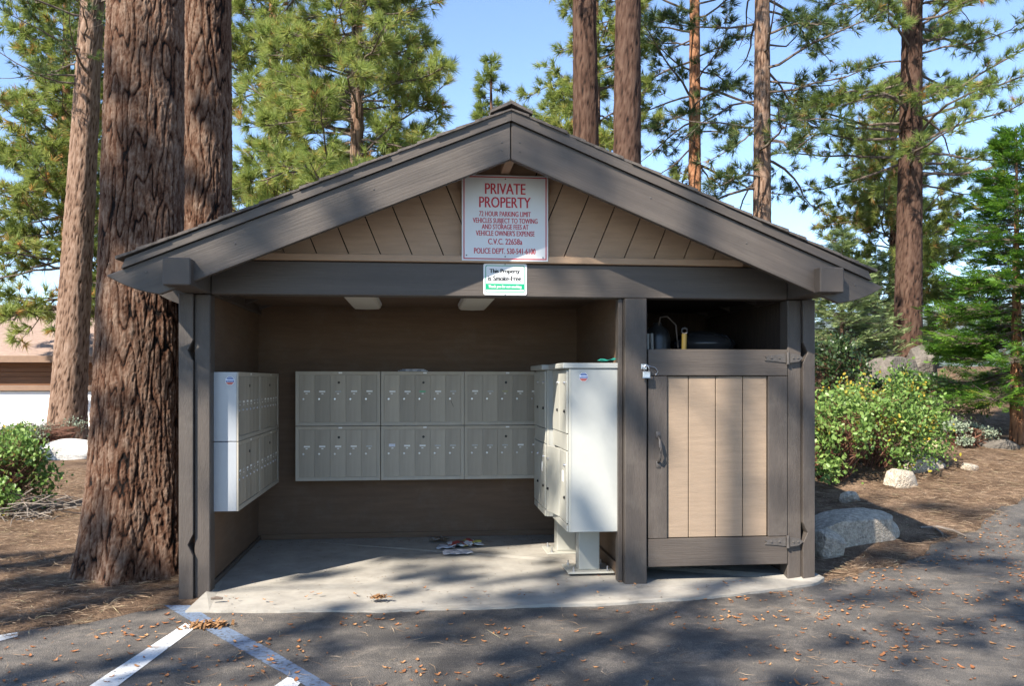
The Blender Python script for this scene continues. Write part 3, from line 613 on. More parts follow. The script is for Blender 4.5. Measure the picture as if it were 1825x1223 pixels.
for k in range(3): bm = bmesh.new(); abox(bm, -.80+.02*k, -.53-.015*k, 1.76, 1.90, 1.534+.007*k, 1.540+.007*k, .001, Matrix.Identity(4)); bm_obj('paper', bm, PR2, NS)
# ------------------------------------------------------------------ inside the store above the door
T = thing('gas_tank', 'black tank with a thin hose inside the storage opening', 'tank', (1.30, .55, 0))
bm = bmesh.new(); prof = [(0, .10), (.09, .10), (.10, .14), (.10, 1.78), (.085, 1.84), (.04, 1.875), (.03, 1.90), (0, 1.90)]
for (r0, z0), (r1, z1) in zip(prof, prof[1:]):
    a = [bm.verts.new((1.24+r0*math.cos(6.2832*k/20), .45+r0*math.sin(6.2832*k/20), z0)) for k in range(20)]; b = [bm.verts.new((1.24+r1*math.cos(6.2832*k/20), .45+r1*math.sin(6.2832*k/20), z1)) for k in range(20)]
    for k in range(20): bm.faces.new((a[k], a[(k+1) % 20], b[(k+1) % 20], b[k]))
bmesh.ops.remove_doubles(bm, verts=bm.verts, dist=.0005); bm_obj('body', bm, mat('black_enamel', (.018, .018, .018), .3, .1, 6, 0), T, True)
bm = bmesh.new(); tube(bm, [(1.24, .42, 1.86), (1.25, .40, 1.94), (1.30, .38, 1.945), (1.36, .36, 1.88), (1.38, .36, 1.7)], .006, 6); bm_obj('hose', bm, BRANCH, T)
box('label_plate', 1.205, 1.275, .342, .348, 1.62, 1.68, mat('grey_label', (.10, .10, .09), .7, .3, 90, 0), T, 0)
T = thing('hand_tool', 'yellow handled tool hanging behind the storage door', 'tool', (1.40, .25, 1.5))
bm = bmesh.new(); cyl(bm, (1.375, .2, 1.62), (1.38, .2, 1.80), .019, .021, 12); bm_obj('grip', bm, YEL, T)
bm = bmesh.new(); tube(bm, [(1.38+.022*math.sin(k*.628), .2, 1.824-.022*math.cos(k*.628)) for k in range(11)], .007, 6); bm_obj('ring', bm, IRON, T)
bm = bmesh.new(); tube(bm, [(1.375, .2, 1.62), (1.39, .2, 1.2), (1.40, .2, .9)], .008, 6); bm_obj('shaft', bm, IRON, T)
for k, (x0, z1) in enumerate(((1.085, 1.80), (1.115, 1.80))):
    bm = bmesh.new(); cyl(bm, (x0+.03*k, .16, .9), (x0, .16, z1), .013, .013, 8); o = bm_obj('white_pipe', bm, mat('dull_white_pipe', (.18, .175, .16), .6, .1, 8, 0)); tag(o, ['shorter', 'slanting'][k]+' white pipe standing at the left of the storage opening', 'pipe')
T = thing('bin', 'dark round bin lid faintly shining inside the storage opening', 'bin', (1.72, .8, 0))
bm = bmesh.new(); prof = [(.001, 1.86), (.10, 1.855), (.2, 1.82), (.26, 1.77), (.27, 1.74), (.25, 1.72), (.22, .02), (.001, .02)]
for (r0, z0), (r1, z1) in zip(prof, prof[1:]):
    a = [bm.verts.new((1.72+r0*math.cos(6.2832*k/24), .8+r0*math.sin(6.2832*k/24), z0)) for k in range(24)]; b = [bm.verts.new((1.72+r1*math.cos(6.2832*k/24), .8+r1*math.sin(6.2832*k/24), z1)) for k in range(24)]
    for k in range(24): bm.faces.new((a[k], a[(k+1) % 24], b[(k+1) % 24], b[k]))
bmesh.ops.remove_doubles(bm, verts=bm.verts, dist=.0005); bm_obj('lid', bm, mat('bin_plastic', (.03, .03, .032), .25, .1, 6, 0), T, True)
CH = thing('chain', 'rusty chain hanging beside the storage door post', 'chain', (1.04, .06, 1.45))
cm = None
for k in range(26):
    bm = bmesh.new(); ra = 1.3 if k % 2 else 0
    tube(bm, [((.006*math.cos(t*.785)), 0, .013*math.sin(t*.785)) for t in range(9)], .0022, 5)
    if cm is None: cm = [None, None]
    if cm[k % 2] is None:
        bm.transform(Matrix.Rotation(ra, 4, 'Z')); me = bpy.data.meshes.new('link'); bm.to_mesh(me); me.materials.append(mat('rusty_chain', (.16, .12, .07), .5, .3, 60, 0, metal=.5)); cm[k % 2] = me
    bm.free(); link('chain_link', cm[k % 2], CH, loc=(.004+.002*math.sin(k*.7), 0, .58-k*.0205))
# ------------------------------------------------------------------ trunks
def trunk_mesh(name, base, H, rfun, nu, nv, cell, amp, seed, lean=(0, 0), z0=-.15, plate=1.0, asp=6.):
    V = np.empty((nv+1, nu, 3)); Tn = np.empty((nv+1, nu)); vor = mnoise.voronoi; ns = mnoise.noise
    for j in range(nv+1):
        z = z0+(H-z0)*(j/nv)
        r = rfun(max(z, 0)); ox, oy = lean[0]*z, lean[1]*z
        for i in range(nu):
            a = 6.283185*i/nu; ca, sa = math.cos(a), math.sin(a)
            lob = 1+.035*math.sin(3*a+seed+z*.2)+.02*math.sin(5*a+seed*2)+(.10*math.exp(-max(z, 0)*2.2)*math.sin(7*a+seed*3))
            px, py = r*ca, r*sa
            wv = .18*ns(Vector((px*5+seed, py*5, z*1.6)))
            q = Vector((px/cell+wv+seed, py/cell+wv, z/(cell*asp)))
            f1 = abs(ns(q)); f2 = abs(ns(q*2.05+Vector((7, 3, seed)))); cut = abs(ns(Vector((px/cell*.9, py/cell*.9+seed, z/(cell*.8)))))
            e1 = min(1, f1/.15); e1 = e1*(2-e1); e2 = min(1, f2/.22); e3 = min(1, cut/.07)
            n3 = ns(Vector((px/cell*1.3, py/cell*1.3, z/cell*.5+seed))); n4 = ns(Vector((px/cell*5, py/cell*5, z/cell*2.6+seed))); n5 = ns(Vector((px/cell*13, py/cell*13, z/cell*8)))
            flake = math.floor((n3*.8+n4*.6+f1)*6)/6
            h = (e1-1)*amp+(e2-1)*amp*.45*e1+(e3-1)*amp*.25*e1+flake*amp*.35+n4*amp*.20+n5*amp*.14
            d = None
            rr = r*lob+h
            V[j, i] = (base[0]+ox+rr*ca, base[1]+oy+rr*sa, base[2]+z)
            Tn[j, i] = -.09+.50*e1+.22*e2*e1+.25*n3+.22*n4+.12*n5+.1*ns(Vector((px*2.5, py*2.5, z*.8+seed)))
    idx = np.arange((nv+1)*nu).reshape(nv+1, nu); nxt = np.roll(idx, -1, 1)
    F = np.stack([idx[:-1], nxt[:-1], nxt[1:], idx[1:]], -1).reshape(-1, 4)
    return V.reshape(-1, 3), F, Tn.ravel()
# ------------------------------------------------------------------ foliage generators
def unitv(a): return a/np.maximum(np.linalg.norm(a, axis=-1, keepdims=True), 1e-9)
def needles(P, D, n, length, width, spread, tint, g):
    """tufts at P pointing along D, n needles each: long thin triangles"""
    K = len(P); P = np.repeat(P, n, 0); D = np.repeat(D, n, 0); T = np.repeat(tint, n)
    d = unitv(D+spread*unitv(g.normal(size=P.shape))); back = g.uniform(0, .55, (len(P), 1))*length
    l = length*g.uniform(.75, 1.1, (len(P), 1)); b = P-D*back*.8; side = unitv(np.cross(d, g.normal(size=P.shape)))*width
    V = np.stack([b-side, b+side, b+d*l+np.array([0, 0, -.08])*l], 1).reshape(-1, 3)
    tt = np.repeat(np.clip(T+g.normal(0, .05, len(T)), 0, 1), 3)
    return V, np.arange(len(V)).reshape(-1, 3), tt
def seg_tubes(A, B, r0, r1):
    """three-sided twigs from A to B"""
    d = unitv(B-A); s = unitv(np.cross(d, np.array([.31, .2, .93]))); t = np.cross(d, s); V = []
    for k in range(3):
        c, q = math.cos(k*2.0944), math.sin(k*2.0944); V.append(A+(s*c+t*q)*r0); V.append(B+(s*c+t*q)*r1)
    V = np.stack(V, 1).reshape(-1, 3); n = len(A); base = np.arange(n)[:, None]*6
    F = np.concatenate([base+np.array(f) for f in ([0, 2, 3, 1], [2, 4, 5, 3], [4, 0, 1, 5])], 0); return V, F
def pine(name, label, base, H, rfun, c0, Lmax, nbr, seed, nmat=None, bark=None, tuft=.17, nn=26, nw=.0035, density=6.0, lean=(0, 0), trunk_res=(40, 110), cell=.11, amp=.02, droop=0., bare=0., dead=.03, tint_mu=.45, top_pow=.75, group='pines around the shelter', low=.55, zmax=None, az_rng=None, hero=None, spread=.75):
    g = np.random.default_rng(seed); T = thing(name, label, 'tree', base, group)
    V, F, tn = hero if hero else trunk_mesh('trunk', (0, 0, 0), H, rfun, trunk_res[0], trunk_res[1], cell, amp, seed*1.37, lean)
    link('trunk', np_mesh('trunk', V, F, tn, True), T, bark or BARK)
    TP, TD, A, B, bmB = [], [], [], [], bmesh.new()
    for k in range(nbr):
        s = (k+g.uniform(0, .8))/nbr; z = c0+(H-c0)*s*.985
        az = g.uniform(0, 6.283) if az_rng is None else g.uniform(*az_rng)
        Lb = Lmax*((1-s)**top_pow)*(low+(1-low)*min(1, s*4))*g.uniform(.6, 1.1)+.25
        e0 = g.uniform(-.25, .2)+.45*s-droop; up = g.uniform(.15, .5)
        isdead = g.uniform() < bare*(1-s)
        p = np.array([lean[0]*z, lean[1]*z, z]); pts = [p.copy()]; d = np.array([math.cos(az)*math.cos(e0), math.sin(az)*math.cos(e0), math.sin(e0)])
        nseg = 7
        for q in range(nseg):
            d = d+np.array([0, 0, up/nseg*(1.5 if q > 3 else -.2)])+g.normal(0, .15, 3); d /= np.linalg.norm(d); p = p+d*Lb/nseg; pts.append(p.copy())
        pts = np.array(pts); rb = min(.008+.0095*Lb, .5*rfun(z)); tube(bmB, pts, list(np.linspace(rb, rb*.22, nseg+1)), 5)
        if not isdead: TP.append(pts[-1]); TD.append(d)
        nt = int(Lb*density*(.35 if isdead else 1))+2
        for q in range(nt):
            f = g.uniform(.22, 1.0); i = min(int(f*nseg), nseg-1); o = pts[i]+(pts[i+1]-pts[i])*(f*nseg-i); bd = unitv(pts[i+1]-pts[i])
            sd = np.cross(bd, [0, 0, 1.]); sd = sd/np.linalg.norm(sd)*g.choice([-1, 1]); td = unitv(bd*g.uniform(.3, .9)+sd*g.uniform(.4, 1)+np.array([0, 0, g.uniform(-.25, .55)]))
            tl = g.uniform(.18, .5)*(1.15-.6*f)*min(1, .5+Lb*.25)+.08
            e = o+td*tl*.55; e2 = e+unitv(td+np.array([0, 0, .35]))*tl*.45
            A += [o, e]; B += [e, e2]
            if isdead and g.uniform() < .85: continue
            TP.append(e2); TD.append(unitv(td+np.array([0, 0, .4])))
            if tl > .24: 
                for _ in range(2):
                    sd2 = unitv(td+g.normal(0, .7, 3)+np.array([0, 0, .3])); e3 = e+sd2*g.uniform(.08, .2); A.append(e); B.append(e3); TP.append(e3); TD.append(sd2)
    bm_me = bpy.data.meshes.new('limbs'); bmB.to_mesh(bm_me); bmB.free(); bm_me.materials.append(BRANCH); link('limbs', bm_me, T)
    V, F = seg_tubes(np.array(A), np.array(B), .007, .004); link('twigs', np_mesh('twigs', V, F), T, BRANCH)
    TP = np.array(TP); TD = np.array(TD); tint = np.clip(g.normal(tint_mu, .16, len(TP)), .02, .84); dd = g.uniform(size=len(TP)) < dead; tint[dd] = g.uniform(.9, 1, dd.sum())
    V, F, tt = needles(TP, TD, nn, tuft, nw, spread, tint, g); link('crown', np_mesh('crown', V, F, tt), T, nmat or NEED)
    return T
def cone_r(r0, H, flare=0.): return lambda z: r0*(1-.75*z/H)+flare*math.exp(-z*1.6)
def base_on(u, D): q = at_depth(u, 678, D); return (q.x, q.y, float(hgt(q.x, q.y)))
def slope_lean(u0, v0, u1, v1, D): return ((u1-u0)/(v0-v1), 0)
# --- the two big trunks beside the shelter
b0 = at_depth(243, 1000, 6.75); b0 = (b0.x, b0.y, -.05)
rf = lambda z: .335-.012*z+.115*math.exp(-z*1.25)+.0*z
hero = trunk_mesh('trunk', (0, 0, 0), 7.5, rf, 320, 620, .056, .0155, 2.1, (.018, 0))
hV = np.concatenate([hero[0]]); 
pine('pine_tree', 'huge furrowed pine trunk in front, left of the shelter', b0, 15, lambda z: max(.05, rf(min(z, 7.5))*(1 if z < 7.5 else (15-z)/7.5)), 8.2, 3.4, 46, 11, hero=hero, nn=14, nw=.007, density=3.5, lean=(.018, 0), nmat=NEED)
b1 = at_depth(362, 900, 7.9); b1 = (b1.x, b1.y, -.05)
rf1 = lambda z: .262-.008*z+.06*math.exp(-z*1.5)
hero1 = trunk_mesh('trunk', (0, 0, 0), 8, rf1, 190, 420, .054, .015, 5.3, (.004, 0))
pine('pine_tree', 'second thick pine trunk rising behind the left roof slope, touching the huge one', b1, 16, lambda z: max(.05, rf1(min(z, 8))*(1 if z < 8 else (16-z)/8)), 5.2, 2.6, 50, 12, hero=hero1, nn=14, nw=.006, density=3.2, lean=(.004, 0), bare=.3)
# --- left: pale straight trunk and the sunny pine behind it
b2 = base_on(118, 20.3)
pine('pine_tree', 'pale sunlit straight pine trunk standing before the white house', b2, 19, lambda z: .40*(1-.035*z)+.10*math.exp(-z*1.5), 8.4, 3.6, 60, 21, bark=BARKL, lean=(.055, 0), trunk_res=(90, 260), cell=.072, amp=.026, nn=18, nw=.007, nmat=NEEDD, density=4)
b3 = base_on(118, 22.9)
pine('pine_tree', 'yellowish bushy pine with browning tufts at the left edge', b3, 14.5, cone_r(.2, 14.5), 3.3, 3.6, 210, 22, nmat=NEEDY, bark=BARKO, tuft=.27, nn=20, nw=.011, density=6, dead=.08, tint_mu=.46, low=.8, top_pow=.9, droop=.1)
# --- behind the left roof slope: full green pines
b5 = base_on(636, 16.5)
pine('pine_tree', 'lush bright green pine right behind the left roof slope', b5, 13.5, cone_r(.19, 13.5), 2.2, 3.0, 210, 31, nmat=NEED, bark=BARKL, tuft=.22, nn=34, nw=.0062, density=7.2, tint_mu=.70, low=.9, dead=.012)
b6 = base_on(486, 21)
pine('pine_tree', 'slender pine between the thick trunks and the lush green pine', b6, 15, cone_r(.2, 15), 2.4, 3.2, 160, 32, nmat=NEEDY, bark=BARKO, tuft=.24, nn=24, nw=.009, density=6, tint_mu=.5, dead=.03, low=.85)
b7 = base_on(706, 22)
pine('pine_tree', 'thin darker pine just right of the lush green pine', b7, 11.5, cone_r(.12, 11.5), 2.4, 2.2, 110, 33, nmat=NEED, tuft=.23, nn=22, nw=.009, density=5, tint_mu=.6)
b8 = base_on(875, 30)
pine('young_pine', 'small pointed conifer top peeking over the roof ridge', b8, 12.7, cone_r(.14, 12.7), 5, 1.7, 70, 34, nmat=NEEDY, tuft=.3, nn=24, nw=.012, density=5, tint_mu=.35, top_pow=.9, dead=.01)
# --- behind the right roof slope
b9 = base_on(1050, 18.5)
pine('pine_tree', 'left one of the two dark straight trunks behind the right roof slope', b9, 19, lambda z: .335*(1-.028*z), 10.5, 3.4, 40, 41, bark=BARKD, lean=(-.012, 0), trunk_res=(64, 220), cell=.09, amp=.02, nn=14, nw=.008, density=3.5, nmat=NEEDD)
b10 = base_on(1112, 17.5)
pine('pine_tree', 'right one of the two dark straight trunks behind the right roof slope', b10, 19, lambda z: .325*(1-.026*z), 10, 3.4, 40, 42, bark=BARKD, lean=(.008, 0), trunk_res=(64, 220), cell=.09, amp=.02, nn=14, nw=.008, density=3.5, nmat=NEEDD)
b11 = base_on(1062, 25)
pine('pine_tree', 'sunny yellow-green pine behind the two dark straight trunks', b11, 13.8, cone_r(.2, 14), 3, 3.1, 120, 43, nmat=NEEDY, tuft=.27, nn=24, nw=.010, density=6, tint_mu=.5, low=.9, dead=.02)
b12 = base_on(1238, 24)
pine('pine_tree', 'thin orange-barked pine with tangled bare limbs', b12, 17, lambda z: .215*(1-.035*z), 4.8, 4.2, 62, 44, bark=BARKO, trunk_res=(48, 220), cell=.09, amp=.014, nmat=NEEDD, tuft=.24, nn=22, nw=.009, density=6, bare=.35, droop=.12, tint_mu=.5, low=.7)
b13 = base_on(1358, 21)
pine('pine_tree', 'grey-brown pine trunk with long sparse limbs right of the orange one', b13, 17, lambda z: .245*(1-.03*z), 4.6, 4.2, 52, 45, bark=BARKL, trunk_res=(60, 240), cell=.09, amp=.016, nmat=NEEDD, tuft=.24, nn=22, nw=.008, density=6, bare=.35, droop=.15, tint_mu=.45, low=.7)
q = ground_at(1618, 668); b14 = (q.x, q.y, q.z)
pine('pine_tree', 'tall dark red-barked pine rising behind the boulders', b14, 15.5, lambda z: .36*(1-.035*z), 4.9, 4.4, 100, 46, bark=BARKD, lean=(.012, 0), trunk_res=(70, 240), cell=.08, amp=.018, nmat=NEED, tuft=.24, nn=24, nw=.0075, density=5.6, bare=.08, tint_mu=.5, low=.85)
b15 = base_on(1592, 29)
pine('pine_tree', 'pale yellow-green pine far behind the boulders', b15, 9.8, cone_r(.2, 10), .6, 3.9, 130, 47, nmat=NEEDY, tuft=.3, nn=22, nw=.012, density=5.5, tint_mu=.55, low=.8, dead=.1, group='pines around the shelter')
# --- pines behind the camera that shade the forecourt and the gable
for k, (x, y, h, c0, Lm, nb) in enumerate(((-5.4, -10.9, 16, 6.0, 3.0, 26), (-3.0, -9.4, 16, 6.0, 2.8, 25), (-9.9, -5.0, 15, 5.5, 2.6, 18), (-10.4, -8.0, 16, 5.5, 2.8, 24), (-9.3, -11.4, 18, 7, 3.2, 28))):
    pine('pine_tree', ['tall pine behind the camera on the left', 'tall pine straight behind the camera', 'tall pine on the left beyond the picture', 'tall pine left of the camera, out of view', 'tallest pine far behind the camera', 'pine farthest out to the left behind the camera'][k], (x, y, -.05), h, cone_r(.18, h), c0, Lm, nb, 60+k, tuft=.26, nn=18, nw=.014, density=4.4, top_pow=.5, group='pines shading the forecourt', trunk_res=(24, 40))
# --- fir, cedar
def sprays(P, D, Nn, length, width, nb, tint, g, flat=1.0):
    """flat fronds: nb side blades along each axis"""
    V = []; T = []
    K = len(P); up = unitv(Nn); sd = unitv(np.cross(D, up))
    for k in range(nb):
        f = k/(nb-1) if nb > 1 else 1; side = (-1 if k % 2 else 1)
        o = P+D*(length*f*.8)[:, None]; dirv = unitv(D*(.75+.3*f)+sd*side*(1-.55*f)+g.normal(0, .12, P.shape)); l = (length*(.55-.25*f)*g.uniform(.8, 1.2, K))[:, None]
        ws = unitv(np.cross(dirv, up))*width
        V.append(np.stack([o-ws*.6, o+dirv*l*.5+ws, o+dirv*l, o+dirv*l*.5-ws], 1)); T.append(np.repeat(tint[:, None], 4, 1))
    V = np.stack(V, 1).reshape(-1, 3); T = np.stack(T, 1).reshape(-1); return V, np.arange(len(V)).reshape(-1, 4), T
def spray_tree(name, label, base, H, r0, Lmax, nbr, seed, fm, bark, slen, width, nb, dens, c0=.3, droop=.1, tint=(.5, .2), top_pow=1., yellow=0., group='conifers beside the road'):
    g = np.random.default_rng(seed); T = thing(name, label, 'tree', base, group)
    V, F, tn = trunk_mesh('trunk', (0, 0, 0), H, lambda z: max(.012, r0*(1-.95*z/H)), 28, 80, .07, .012, seed, (0, 0)); link('trunk', np_mesh('trunk', V, F, tn, True), T, bark)
    P, D, U, A, B = [], [], [], [], []; bmB = bmesh.new()
    for k in range(nbr):
        s = (k+g.uniform(0, .9))/nbr; z = c0+(H-c0)*s*.99; az = g.uniform(0, 6.283); Lb = Lmax*(1-s)**top_pow*g.uniform(.7, 1.1)+.12; e0 = -.1+.5*s-droop+g.uniform(-.12, .12)
        d = np.array([math.cos(az)*math.cos(e0), math.sin(az)*math.cos(e0), math.sin(e0)]); p = np.array([0, 0, z]); pts = [p.copy()]
        for q in range(6): d = unitv(d+np.array([0, 0, .05*(q-1.5)])+g.normal(0, .05, 3)); p = p+d*Lb/6; pts.append(p.copy())
        pts = np.array(pts); rb = .006+.009*Lb; tube(bmB, pts, list(np.linspace(rb, rb*.25, 7)), 4)
        P.append(pts[-1]); D.append(d); U.append(np.array([0, 0, 1.]))
        for q in range(int(Lb*dens)+3):
            f = g.uniform(.15, 1); i = min(int(f*6), 5); o = pts[i]+(pts[i+1]-pts[i])*(f*6-i); bd = unitv(pts[i+1]-pts[i]); sd = np.cross(bd, [0, 0, 1.]); sd /= np.linalg.norm(sd)
            dd = unitv(bd*g.uniform(.4, 1)+sd*g.choice([-1, 1])*g.uniform(.3, 1)+np.array([0, 0, g.uniform(-.2, .3)])); tl = g.uniform(.05, .35)*min(1, Lb)
            e = o+dd*tl; A.append(o); B.append(e); P.append(e); D.append(dd); U.append(unitv(np.array([0, 0, 1.])+g.normal(0, .35, 3)))
    me = bpy.data.meshes.new('limbs'); bmB.to_mesh(me); bmB.free(); me.materials.append(BRANCH); link('limbs', me, T)
    V, F = seg_tubes(np.array(A), np.array(B), .004, .002); link('twigs', np_mesh('twigs', V, F), T, BRANCH)
    P, D, U = np.array(P), np.array(D), np.array(U); t = np.clip(g.normal(tint[0], tint[1], len(P)), 0, .9); yy = g.uniform(size=len(P)) < yellow; t[yy] = .98
    V, F, tt = sprays(P, D, U, slen*g.uniform(.7, 1.3, len(P)), width, nb, t, g); link('crown', np_mesh('crown', V, F, tt), T, fm); return T
bf = base_on(1500, 21.5); spray_tree('fir_tree', 'pale green layered fir right of the shelter, behind the shrubs', bf, 3.7, .08, 1.45, 150, 71, FIRM, BARKL, .17, .010, 13, 44, tint=(.6, .22), droop=.05)
bf = base_on(1566, 24); spray_tree('fir_tree', 'second pale fir between the layered fir and the boulders', bf, 3.2, .07, 1.2, 110, 72, FIRM, BARKL, .18, .011, 12, 38, tint=(.4, .22), droop=.05)
q = ground_at(1811, 792); bc = (q.x, q.y, q.z)
spray_tree('cedar_tree', 'bright green young cedar with reddish trunk at the right edge', bc, 4.6, .10, 1.2, 140, 73, CEDM, BARKO, .19, .009, 13, 58, c0=.75, droop=.16, tint=(.5, .3), yellow=.02, top_pow=.8)
bc = base_on(1812, 19); spray_tree('cedar_tree', 'shaded cedar behind the bright young cedar', bc, 5.2, .12, 1.35, 100, 74, CEDM, BARKD, .28, .013, 12, 30, c0=.5, tint=(.38, .2), top_pow=.8)
# --- shrubs
def shrub(name, label, cx, cy, rx, ry, h, n, seed, lm, leaf=.032, stems=14, yellow=.12, tint=(.5, .2), twigs=0, clumps=30, group='shrubs around the shelter'):
    g = np.random.default_rng(seed); bz = float(hgt(cx, cy)); T = thing(name, label, 'shrub', (cx, cy, bz), group)
    bmB = bmesh.new(); ends = []
    for k in range(stems):
        a = g.uniform(0, 6.283); rr = math.sqrt(g.uniform(.05, 1)); tip = np.array([rx*rr*math.cos(a), ry*rr*math.sin(a), h*g.uniform(.5, 1)*math.sqrt(max(.1, 1-.6*rr*rr))]); p0 = np.array([g.normal(0, .08), g.normal(0, .08), -.05])
        mid = (p0+tip)/2+g.normal(0, .08, 3)-np.array([0, 0, .05]); pts = [p0, (p0+mid)/2+g.normal(0, .03, 3), mid, (mid+tip)/2+g.normal(0, .04, 3), tip]; tube(bmB, pts, [.016, .013, .010, .007, .004], 5)
        for q in pts[1:]: ends.append(q)
    me = bpy.data.meshes.new('stems'); bmB.to_mesh(me); bmB.free(); me.materials.append(STEM); link('stems', me, T)
    C = []; clumps = max(8, int(clumps*.75))
    while len(C) < clumps:
        q = g.uniform(-1, 1, 3)
        if q[2] > -.35 and np.sum(q*q) < 1.05 and np.sum(q*q) > .2: C.append([q[0]*rx, q[1]*ry, (q[2]*.62+.42)*h])
    C = np.array(C); own = C[g.integers(0, clumps, n)]; P = own+g.normal(0, 1, (n, 3))*np.array([rx*.15, ry*.15, h*.10])
    P[:, 2] = np.maximum(P[:, 2], .03)
    if twigs:
        i = g.integers(0, n, twigs); e = np.array(ends)[g.integers(0, len(ends), twigs)]; V, F = seg_tubes(e, P[i], .004, .002); link('twigs', np_mesh('twigs', V, F), T, STEM)
    d = unitv(g.normal(size=(n, 3))+np.array([0, 0, .5])); s = unitv(np.cross(d, g.normal(size=(n, 3)))); l = leaf*g.uniform(.7, 1.3, (n, 1)); nrm = np.cross(d, s)
    V = np.stack([P, P+d*l*.35+s*l*.34+nrm*l*.06, P+d*l*.8+s*l*.26+nrm*l*.06, P+d*l*1.05, P+d*l*.8-s*l*.26+nrm*l*.06, P+d*l*.35-s*l*.34+nrm*l*.06], 1).reshape(-1, 3)
    b = np.arange(n)[:, None]*6; F = np.concatenate([b+np.array([0, 1, 2, 3]), b+np.array([0, 3, 4, 5])], 0)
    ct = g.uniform(0, 1, clumps); t = np.clip(g.normal(tint[0], tint[1], n), 0, .8); ci = g.integers(0, clumps, n)
    yl = g.uniform(size=n) < yellow*2*(np.abs(np.sin(P[:, 0]*5+seed)*np.cos(P[:, 2]*6)) > .45); t[yl] = g.uniform(.85, 1, yl.sum())
    link('foliage', np_mesh('foliage', V, F, np.repeat(t, 6)), T, lm); return T
def at(u, v, *a, **k): q = ground_at(u, v); return shrub(k.pop('name'), k.pop('label'), q.x, q.y, *a, **k)
at(1552, 836, .80, .7, 1.10, 11000, 81, MANZ, name='manzanita_shrub', label='tall manzanita with yellowing leaves right of the shelter', yellow=.13, leaf=.042, twigs=260, clumps=84)
at(1482, 858, .52, .5, .95, 3400, 82, MANZ, name='manzanita_shrub', label='green manzanita against the right shelter post', yellow=.02, leaf=.048, twigs=400, tint=(.6, .18), clumps=26)
at(1640, 782, .45, .4, .38, 700, 83, MANZ, name='low_shrub', label='low leafy sprig at the right foot of the tall manzanita', yellow=.08, leaf=.05, twigs=120, clumps=10)
at(1622, 728, .75, .6, .62, 3600, 84, MANZD, name='dark_shrub', label='dark green shrub below the big boulders', leaf=.06, twigs=300, yellow=0)
at(1480, 735, .8, .6, 1.25, 4200, 89, MANZD, name='dark_shrub', label='shaded shrub between the shelter post and the firs', leaf=.06, twigs=300, yellow=0, tint=(.6, .2))
at(-14, 915, .56, .5, .82, 3800, 85, MANZ, name='manzanita_shrub', label='green manzanita with dead twigs at the left edge', yellow=.015, leaf=.045, twigs=500, tint=(.5, .2))
at(5, 822, .6, .5, .62, 2400, 86, MANZ, name='manzanita_shrub', label='smaller manzanita behind the left edge shrub', yellow=.05, leaf=.05, twigs=300, tint=(.55, .2))
at(85, 802, 1.0, .4, .62, 2600, 87, SAGE, name='dry_shrub', label='thin pale bush before the white house wall', leaf=.035, twigs=900, yellow=0, clumps=20)
at(1718, 797, .42, .3, .34, 3000, 90, SAGE, name='sage_plant', label='silvery sage plant beside the round tan stone', leaf=.03, twigs=300, yellow=0, clumps=16, stems=20)
# dead twig pile beside the left shrub
q = ground_at(45, 925); T = thing('brush_pile', 'tangle of dead grey twigs under the left manzanita', 'brush', (q.x, q.y, q.z)); g = np.random.default_rng(5)
for k in range(46):
    a = g.uniform(0, 6.283); c0_ = np.array([g.normal(0, .28), g.normal(0, .2), g.uniform(.0, .22)]); l = g.uniform(.2, .55); d = np.array([math.cos(a), math.sin(a), g.normal(0, .2)]); bm = bmesh.new()
    tube(bm, [c0_-d*l, c0_-d*l*.3+g.normal(0, .03, 3), c0_+d*l*.4+g.normal(0, .03, 3), c0_+d*l], [.007, .006, .005, .002], 5)
    me = bpy.data.meshes.new('twig'); bm.to_mesh(me); bm.free(); link('twig', me, T, TWIG)
# ------------------------------------------------------------------ rocks
def rock(name, label, u, v, w, d, h, seed, m, rot=0, sink=.25, sub=4, sharp=.8, loc=None):
    q = loc or ground_at(u, v); bm = bmesh.new(); bmesh.ops.create_icosphere(bm, subdivisions=sub+1, radius=1); rr = random.Random(seed*7); planes = [(Vector((rr.gauss(0, 1), rr.gauss(0, 1), rr.gauss(0, .7)+.1)).normalized(), rr.uniform(.5, .82)) for _ in range(int(16*sharp))]
    for vtx in bm.verts:
        c = vtx.co.copy(); n = mnoise.fractal(c*1.1+Vector((seed*3.7, seed, 0)), 1, 2, 3)*.22
        cell = mnoise.voronoi(c*1.3+Vector((seed, 2, seed)))[0]; n += (cell[1]-cell[0])*.14*sharp
        n += mnoise.noise(c*9+Vector((seed, 0, 0)))*.02
        c = c*(1+n)
        for pn, pd in planes:
            k = c.dot(pn)-pd
            if k > 0: c = c-pn*k*.93
        c = Vector([math.copysign(abs(x)**(1-.25*sharp), x) for x in c]); vtx.co = Vector((c.x*w/2, c.y*d/2, c.z*h/2))
    bmesh.ops.rotate(bm, verts=bm.verts, cent=(0, 0, 0), matrix=Matrix.Rotation(R(rot), 3, 'Z'))
    me = bpy.data.meshes.new(name); bm.to_mesh(me); bm.free(); me.polygons.foreach_set('use_smooth', [True]*len(me.polygons))
    o = link(name, me, None, m, (q.x, q.y, q.z+h/2-h*sink)); return tag(o, label, 'rock', 'granite rocks')
rock('boulder', 'long pale granite boulder beside the right shelter post', 1492, 972, 1.2, .60, .50, 3, GRAN, 20, .30, 4, 1.0)
rock('boulder', 'smaller speckled boulder in front of the long granite one', 1474, 992, .44, .34, .30, 5, GRAN, 0, .25)
rock('boulder', 'white granite boulder before the pale straight pine', 135, 815, 2.0, 1.0, .62, 8, mat('pale_granite', (.55, .53, .49), .9, .25, 9, .6, 45, dist=.03), 10, .35)
rock('boulder', 'broad weathered boulder slab under the tall dark pine', 1588, 692, 1.9, 1.2, .95, 11, GRAND, 20, .3, 5)
